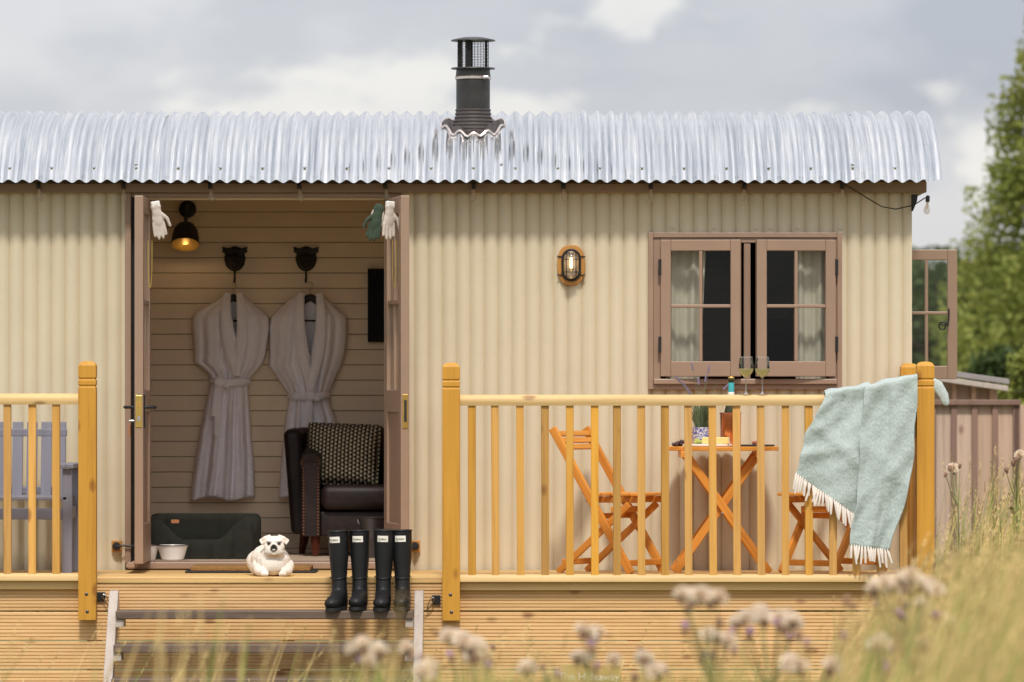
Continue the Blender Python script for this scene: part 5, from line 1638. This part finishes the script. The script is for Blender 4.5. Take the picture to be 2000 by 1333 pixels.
roofb(.01, SHY - .12, SHY + 1.35, (1772, 716), (1968, 744), 'shed_felt', 'roof', .02)
roofb(-.028, SHY - .13, SHY - .10, (1772, 718), (1966, 746), 'stringer_paint', 'barge_board', 0)

def tree(name, label, base, height, width, kind, mat, seed, n_leaf, leaf, z_low=.1, lean=0):
    rr = np.random.default_rng(seed)
    t = thing(name, label, 'tree', base, 0, 'trees behind the hut')
    tk = MB()
    tk.tube([(0, 0, 0), (lean * .2, 0, height * .35), (lean * .6, 0, height * .7), (lean, 0, height * .95)], [width * .055, width * .045, width * .025, .02], 8)
    # clumps
    cl = []
    ncl = 170 if kind == 'cone' else 110
    for i in range(ncl):
        k = rr.uniform(z_low, 1)
        if kind == 'cone': rad = width / 2 * (1 - k) ** .75 * (1.05 if k > .2 else .9)
        else: rad = width / 2 * math.sqrt(max(0, 1 - ((k - .52) / .5) ** 2))
        a = rr.uniform(0, 2 * PI); r_ = rad * math.sqrt(rr.uniform(.15, 1))
        c = np.array((lean * k + r_ * math.cos(a), r_ * math.sin(a), k * height + rr.normal(0, .02) * height))
        cl.append((c, width * rr.uniform(.04, .085) * (1 - .6 * k if kind == 'cone' else 1)))
        if i % 4 == 0 and k > .15:
            z0_ = max(.1, c[2] - r_ * .8)
            tk.tube([(lean * z0_ / height, 0, z0_), ((c[0]) * .5, c[1] * .5, (z0_ + c[2]) / 2 + .05 * height * 0), tuple(c)], [width * .015, width * .01, .01], 5)
    tk.build('trunk', 'bark', t, smooth=True)
    per = n_leaf // ncl
    C = np.concatenate([c + np.clip(rr.normal(0, 1, (per, 3)), -1.5, 1.5) * np.array((s, s, s * (1.4 if kind == 'cone' else .9))) for c, s in cl])
    n = len(C)
    a1 = rr.normal(0, 1, (n, 3)); a1 /= np.linalg.norm(a1, axis=1)[:, None]
    a2 = np.cross(a1, rr.normal(0, 1, (n, 3))); a2 /= np.linalg.norm(a2, axis=1)[:, None]
    sz = leaf * rr.uniform(.6, 1.3, (n, 1))
    V = np.stack([C - a1 * sz, C + a2 * sz * .5, C + a1 * sz, C - a2 * sz * .5], 1).reshape(-1, 3)
    F = np.arange(n * 4).reshape(-1, 4)
    me = bpy.data.meshes.new('crown'); me.from_pydata(V.tolist(), [], F.tolist()); me.materials.append(MATS[mat])
    put('crown', me, t)
    return t
def at(px, Y): return WX(px, Y)
tree('poplar_tree', 'tall narrow poplar with loose olive foliage at the right edge', (at(2105, 34), 34, 0), 7.5, 3.7, 'cone', 'leaf_olive', 1, 56000, .045, .0)
tree('ash_tree', 'pale green rounded tree just right of the open end window', (at(1975, 42), 42, 0), 3.7, 2.0, 'round', 'leaf_mid', 2, 15000, .06, .0)
tree('hawthorn_tree', 'dark hawthorn behind the sloping shed roof', (at(1965, 26), 26, -.2), 2.35, 1.3, 'round', 'leaf_dark', 3, 12000, .05, .0)
tree('elder_tree', 'dark bushy tree seen through the open end window', (at(1830, 50), 50, 0), 3.6, 3.6, 'round', 'leaf_dark', 4, 22000, .07, .0)
tree('willow_tree', 'low yellow-green willow bush next to the fence end', (at(2020, 14), 14, -.1), 2.15, .8, 'round', 'leaf_olive', 5, 12000, .035, .0)
# far wood as one mass
rr = np.random.default_rng(9)
n = 24000
xw = rr.uniform(-140, 140, n); prof_h = 5.5 + 1.6 * np.sin(xw * .09) + 1.0 * np.sin(xw * .31 + 1)
C = np.stack([xw, 130 + rr.normal(0, 4, n), np.abs(rr.beta(2, 1.6, n)) * prof_h], 1)
a1 = rr.normal(0, 1, (n, 3)); a1 /= np.linalg.norm(a1, axis=1)[:, None]
a2 = np.cross(a1, rr.normal(0, 1, (n, 3))); a2 /= np.linalg.norm(a2, axis=1)[:, None]
sz = rr.uniform(.35, .8, (n, 1))
V = np.stack([C - a1 * sz, C + a2 * sz * .6, C + a1 * sz, C - a2 * sz * .6], 1).reshape(-1, 3)
me = bpy.data.meshes.new('far_wood'); me.from_pydata(V.tolist(), [], np.arange(n * 4).reshape(-1, 4).tolist()); me.materials.append(MATS['leaf_dark'])
tag(put('far_wood', me), 'far dark wood along the horizon behind the hut', 'wood', kind='stuff')

# ------------------------------------------------------------------ grasses
def blades(name, label, roots, heights, lean_x, lean_sd, width, mats, fr_straw, seed, seedhead=.35, curve=.25):
    rr = np.random.default_rng(seed)
    n = len(roots); H = np.asarray(heights)
    ln = rr.normal(lean_x, lean_sd, n); ly = rr.normal(0, lean_sd, n)
    ang = rr.uniform(-.7, .7, n)
    wv = np.stack([np.cos(ang), np.sin(ang), np.zeros(n)], 1) * (width * rr.uniform(.6, 1.4, n))[:, None]
    segs = 5; V = []; 
    for j in range(segs + 1):
        k = j / segs
        P = roots + np.stack([ln * H * (k ** 2 * (.7 + curve) + .15 * k), ly * H * k ** 1.6, H * (k - .18 * k * k * np.abs(ln))], 1)
        tw = (1 - k) ** .6 * .9 + .1
        V += [P - wv * tw, P + wv * tw]
    V = np.stack(V, 1)                                # n, 2(segs+1), 3
    fs = np.array([(2 * j, 2 * j + 1, 2 * j + 3, 2 * j + 2) for j in range(segs)])
    F = (np.arange(n)[:, None, None] * (2 * (segs + 1)) + fs[None]).reshape(-1, 4)
    Vl = V.reshape(-1, 3); mi = np.repeat((rr.uniform(0, 1, n) > fr_straw).astype(int), segs)
    Vs = Vl.tolist(); Fs = F.tolist(); mi = mi.tolist()
    # seed heads: feathery spindles of small quads near the tips
    pick = np.where(rr.uniform(0, 1, n) < seedhead)[0]
    tips = V[:, -1]; prev = V[:, -3]
    k0 = len(Vs)
    for i in pick:
        d = tips[i] - prev[i]; d = d / (np.linalg.norm(d) + 1e-6)
        Lh = rr.uniform(.07, .15)
        for q in range(9):
            c = tips[i] + d * (q / 9 - .55) * Lh
            o = rr.normal(0, 1, 3); o -= d * o.dot(d); o /= np.linalg.norm(o); s = .010 * math.sin(PI * (q + 1) / 10.5) + .003
            e = c + o * s + d * .016
            sd = np.cross(o, d) * .003
            Vs += [list(c - sd), list(c + sd), list(e)]; Fs.append([k0, k0 + 1, k0 + 2]); mi.append(0); k0 += 3
    me = bpy.data.meshes.new(name); me.from_pydata(Vs, [], Fs)
    for m in mats: me.materials.append(MATS[m])
    me.polygons.foreach_set('material_index', mi)
    return tag(put(name, me), label, 'grass', kind='stuff')
rr = np.random.default_rng(21)
# tall grass right of the deck, in and behind the plane of focus
n = 6500
Y = rr.uniform(-5, 4.0, n); X = 2.36 + rr.uniform(0, 1, n) ** .8 * 2.2
roots = np.stack([X, Y, np.zeros(n)], 1)
Hh = rr.uniform(.70, 1.33, n) + .12 * np.sin(X * 5) 
blades('tall_grass', 'tall green and straw grass to the right of the deck', roots, Hh, .16, .10, .0035, ['straw', 'grass_green'], .48, 1, .55)
# foreground grass sweeping up at the right
n = 2600
Y = rr.uniform(-17.5, -6, n)
px = 1640 + 480 * rr.uniform(0, 1, n) ** .75
top = np.interp(px, [1600, 1700, 1800, 1900, 2000, 2120], [1320, 1200, 1110, 1060, 1020, 960]) + rr.exponential(90, n) - 25
sY = FPX / (CAMD + Y)
X = (px - 1000) / sY; zt = CAMZ + (785 - top) / sY
roots = np.stack([X - .15, Y, np.zeros(n)], 1)
blades('foreground_grass', 'blurred straw-coloured grass in the lower right foreground', roots, np.clip(zt, .3, 1.35), .24, .09, .0055, ['straw', 'grass_green'], .66, 2, .45)
# plume of stalks against the corner post
n = 240
px = rr.uniform(1680, 1840, n); Y = rr.uniform(-12, -9, n); sY = FPX / (CAMD + Y)
top = 1170 - (px - 1690) * 1.05 + rr.exponential(55, n)
roots = np.stack([(px - 1000) / sY - .32, Y, np.zeros(n)], 1)
blades('seeding_grass', 'tawny seeding grass leaning across the corner post', roots, CAMZ + (785 - top) / sY, .30, .05, .0055, ['straw', 'grass_green'], .95, 3, 1.0)
# blurred stalks in front of the steps
pxs = [1000, 1040, 1210, 1235, 1310, 1600, 1620, 1580, 760, 775, 870, 20, 45, 500, 520, 130, 205, 240, 262, 285, 318, 330, 352, 372, 392, 410, 430, 452, 300, 345, 395, 640, 655, 672, 690, 60, 560, 100]
tps = [1280, 1300, 1270, 1290, 1250, 1210, 1190, 1260, 1270, 1240, 1300, 1250, 1300, 1260, 1300, 1165, 1290, 1255, 1225, 1170, 1210, 1190, 1150, 1200, 1180, 1165, 1215, 1240, 1260, 1270, 1265, 1260, 1235, 1205, 1165, 1280, 1290, 1300]
Y = np.array([-17 + 3 * random.random() for _ in pxs]); sY = FPX / (CAMD + Y)
roots = np.stack([(np.array(pxs) - 1000) / sY, Y, np.zeros(len(pxs))], 1)
blades('stray_stalks', 'out of focus straw stalks in front of the steps', roots, CAMZ + (785 - np.array(tps)) / sY, .07, .05, .010, ['straw', 'grass_green'], .95, 4, .8)
# low sward under the frame and by the deck, green understorey
n = 9000
Y = rr.uniform(-20, -2.2, n); sY = FPX / (CAMD + Y); px = rr.uniform(-250, 2250, n)
zlim = CAMZ + (785 - 1345) / sY
roots = np.stack([(px - 1000) / sY, Y, np.zeros(n)], 1)
blades('meadow_sward', 'meadow grass below the deck, mostly beneath the frame', roots, np.minimum(rr.uniform(.25, .6, n), zlim), .08, .12, .0035, ['straw', 'grass_green'], .45, 5, .1)
n = 420
px = np.concatenate([rr.uniform(1835, 2080, 300), rr.uniform(-40, 1650, 120)]); Y = rr.uniform(-13, -5, n); sY = FPX / (CAMD + Y)
top = np.concatenate([1120 - (px[:300] - 1835) * .75 + rr.exponential(70, 300), 1215 + rr.exponential(70, 120)])
roots = np.stack([(px - 1000) / sY - .22, Y, np.zeros(n)], 1)
blades('feathery_grass', 'tall feathery tan grass plumes rising through the meadow at the right edge', roots, CAMZ + (785 - top) / sY, .22, .07, .0042, ['straw', 'grass_green'], .85, 7, 1.0)
n = 1500
Y = rr.uniform(-16, -11, n); sY = FPX / (CAMD + Y); px = np.concatenate([rr.normal(940, 60, 500), rr.normal(1130, 50, 250), rr.normal(1440, 90, 450), rr.normal(700, 40, 300)])
top = 1285 + rr.exponential(45, n)
roots = np.stack([(px - 1000) / sY, Y, np.zeros(n)], 1)
blades('flower_foliage', 'blurred green leaves and stems under the thistle heads', roots, CAMZ + (785 - top) / sY, .03, .10, .004, ['straw', 'grass_green'], .35, 6, .1)

# ------------------------------------------------------------------ thistles
rn = random.Random(4)
def fluff_mesh(seed, n=420, r=.0225):
    q = random.Random(seed); m = MB()
    for i in range(n):
        a = q.uniform(0, 2 * PI); e = q.uniform(-.15, 1.5)
        d = Vector((math.cos(a) * math.cos(e), math.sin(a) * math.cos(e), math.sin(e)))
        s = d.orthogonal().normalized() * .0021; L_ = r * q.uniform(.7, 1.25)
        b = d * .004
        m.add([b - s * .5, b + s * .5, b + d * L_ + s, b + d * L_ - s], [(0, 1, 2, 3)])
    return m.mesh('seed_fluff', 'thistle_fluff')
fluffs = [fluff_mesh(i) for i in range(3)]
bulb_m = MB().lathe([(.0015, -.022), (.006, -.018), (.0095, -.009), (.0085, .001), (.006, .005), (0, .005)], 10).mesh('bulb', 'thistle_bulb', True)
def purp(seed):
    q = random.Random(seed); m = MB()
    for i in range(60):
        a = q.uniform(0, 2 * PI); e = q.uniform(.5, 1.5); d = Vector((math.cos(a) * math.cos(e), math.sin(a) * math.cos(e), math.sin(e)))
        s = d.orthogonal().normalized() * .0014; L_ = .016 * q.uniform(.7, 1.2)
        m.add([-s * .5, s * .5, d * L_ + s, d * L_ - s], [(0, 1, 2, 3)])
    return m.mesh('florets', 'thistle_purple')
purps = [purp(i) for i in range(2)]
def thistle(label, Y, heads, rootpx=None):
    t = thing('thistle', label, 'thistle', (0, 0, 0), 0, 'thistles in the foreground')
    pts = [(W(px, py, Y + rn.uniform(-.25, .25)), k) for px, py, k in heads]
    rx = sum(p.x for p, _ in pts) / len(pts) + rn.uniform(-.05, .03) if rootpx is None else WX(rootpx, Y)
    root = Vector((rx, Y, 0)); fork = Vector((rx + .01, Y, min(p.z for p, _ in pts) - .16))
    t.location = root
    sm_ = MB(); sm_.tube([(0, 0, 0), ((fork - root) * .5) + Vector((.012, 0, 0)), fork - root], [.006, .005, .004], 6)
    so_ = sm_.build('stem', 'thistle_stem', t, smooth=True)
    for i in range(9):
        z = rn.uniform(.2, .95) * fork.z; a = rn.uniform(0, 2 * PI); L_ = rn.uniform(.06, .14)
        d_ = Vector((math.cos(a), math.sin(a), .45)); sd = Vector((-math.sin(a), math.cos(a), 0))
        b = Vector((0, 0, z))
        lm = MB(); lm.add([b, b + d_ * L_ * .35 + sd * .014, b + d_ * L_ * .5 + sd * .008, b + d_ * L_ * .75 + sd * .012, b + d_ * L_, b + d_ * L_ * .75 - sd * .012, b + d_ * L_ * .5 - sd * .008, b + d_ * L_ * .35 - sd * .014], [(0, 1, 2, 3, 4, 5, 6, 7)])
        lm.build('leaf', 'thistle_stem', t)
    for p, k in pts:
        l0 = p - root; f0 = fork - root
        br_ = MB(); br_.tube([f0, f0.lerp(l0, .5) + Vector((0, 0, -.02)), l0 - Vector((0, 0, .015))], [.003, .0024, .002], 5)
        br_.build('branch', 'thistle_stem', t)
        s = rn.uniform(.85, 1.25)
        hd = put('flower_head', bulb_m, t, l0, (rn.uniform(-.5, .5), rn.uniform(-.5, .5), rn.uniform(0, 6)))
        hd.scale = (s, s, s)
        if k == 'f': put('seed_fluff', rn.choice(fluffs), hd)
        elif k == 'p': put('florets', rn.choice(purps), hd)
Fq = 'f'; Pq = 'p'
thistle('thistle with the widest bank of pale fluff, against the corner post', -13.5, [(1712, 1152, Fq), (1728, 1140, Fq), (1745, 1146, Fq), (1762, 1134, Fq), (1780, 1132, Fq), (1795, 1146, Fq), (1815, 1150, Fq), (1830, 1156, Fq), (1772, 1150, Fq), (1712, 1182, Pq)])
thistle('thistle with purple flowers below the corner post', -13.0, [(1752, 1198, Pq), (1762, 1206, Pq), (1795, 1182, Fq), (1770, 1180, 'b'), (1832, 1200, 'b'), (1846, 1218, Fq), (1828, 1204, Pq)])
thistle('thistle with fluff at the head left of the blurred right grass', -14.0, [(1716, 1268, Fq), (1722, 1258, Fq), (1708, 1262, Fq), (1722, 1298, Pq), (1742, 1262, 'b'), (1735, 1310, Pq)])
thistle('thistle with lilac flowers among the right foreground grass', -13.0, [(1846, 1280, Pq), (1866, 1272, Pq), (1878, 1260, Pq), (1890, 1296, Pq), (1805, 1262, Fq), (1824, 1320, Pq), (1880, 1240, 'b')])
thistle('thistle with three fluffy heads right of the table legs', -13.2, [(1440, 1218, Fq), (1455, 1210, Fq), (1484, 1202, Fq), (1492, 1212, Fq), (1522, 1214, Fq), (1540, 1206, Fq), (1550, 1218, Fq), (1533, 1228, Fq), (1432, 1236, Pq), (1464, 1238, Pq), (1518, 1220, Pq), (1543, 1246, Pq)])
thistle('thistle with a long row of fluff under the bottom rail', -14.0, [(1332, 1166, Fq), (1350, 1172, Fq), (1368, 1168, Fq), (1385, 1174, Fq), (1402, 1170, Fq), (1338, 1226, Pq), (1405, 1210, 'b'), (1345, 1184, 'b')])
thistle('thistle with low fluff left of the three-headed one', -13.6, [(1384, 1244, Fq), (1400, 1250, Fq), (1420, 1256, Fq), (1390, 1282, Pq), (1372, 1284, Pq), (1434, 1270, Pq), (1415, 1240, 'b')])
thistle('thistle with small purple buds under the right chair', -14.2, [(1648, 1244, Pq), (1560, 1236, 'b'), (1576, 1256, Pq), (1668, 1180, 'b'), (1655, 1168, 'b'), (1545, 1300, Fq), (1562, 1306, Fq), (1625, 1306, Fq)])
thistle('thistle whose fluffy heads rise above the name sign', -13.0, [(1140, 1236, Fq), (1152, 1242, Fq), (1165, 1240, Fq), (1128, 1288, Fq), (1142, 1292, Fq), (1155, 1262, Pq), (1165, 1302, Pq), (1200, 1292, Fq)])
thistle('thistle with pale fluff right of the middle newel post', -13.0, [(876, 1246, Fq), (890, 1250, Fq), (905, 1258, Fq), (918, 1268, Fq), (930, 1264, Fq), (940, 1276, Fq), (925, 1286, Fq), (948, 1302, Pq), (880, 1282, Pq)])
thistle('spindly dark-budded thistle right of the fluffy one at the middle post', -10.0, [(950, 1260, 'b'), (962, 1262, 'b'), (945, 1284, 'b'), (958, 1286, 'b'), (952, 1302, Pq)])
thistle('thistle with low fluff in front of the lower treads', -13.5, [(695, 1268, Fq), (710, 1264, Fq), (725, 1272, Fq), (738, 1276, Fq), (705, 1292, Pq), (720, 1296, Fq), (795, 1268, Fq), (800, 1280, 'b')])
thistle('thistle with sparse heads in front of the right stringer', -13.8, [(822, 1280, 'b'), (838, 1306, Fq), (846, 1318, Pq), (826, 1318, Fq)])
thistle('thistle with low purple heads left of the name sign', -13.4, [(1068, 1322, 'b'), (1088, 1318, Pq), (1060, 1300, 'b'), (1030, 1310, Fq)])
thistle('thistle with low heads right of the name sign', -13.4, [(1258, 1288, Fq), (1240, 1318, 'b'), (1268, 1310, Fq), (1302, 1314, Pq), (1250, 1264, 'b'), (1285, 1316, Fq)])
thistle('thistle with brown buds rising beside the far fence', -4.0, [(1855, 912, 'b'), (1862, 918, Fq), (1875, 908, 'b'), (1848, 925, 'b')])
thistle('thistle with brown buds at the right edge near the fence', -3.5, [(1985, 895, 'b'), (1992, 890, Fq), (1978, 902, 'b'), (1965, 915, 'b')])
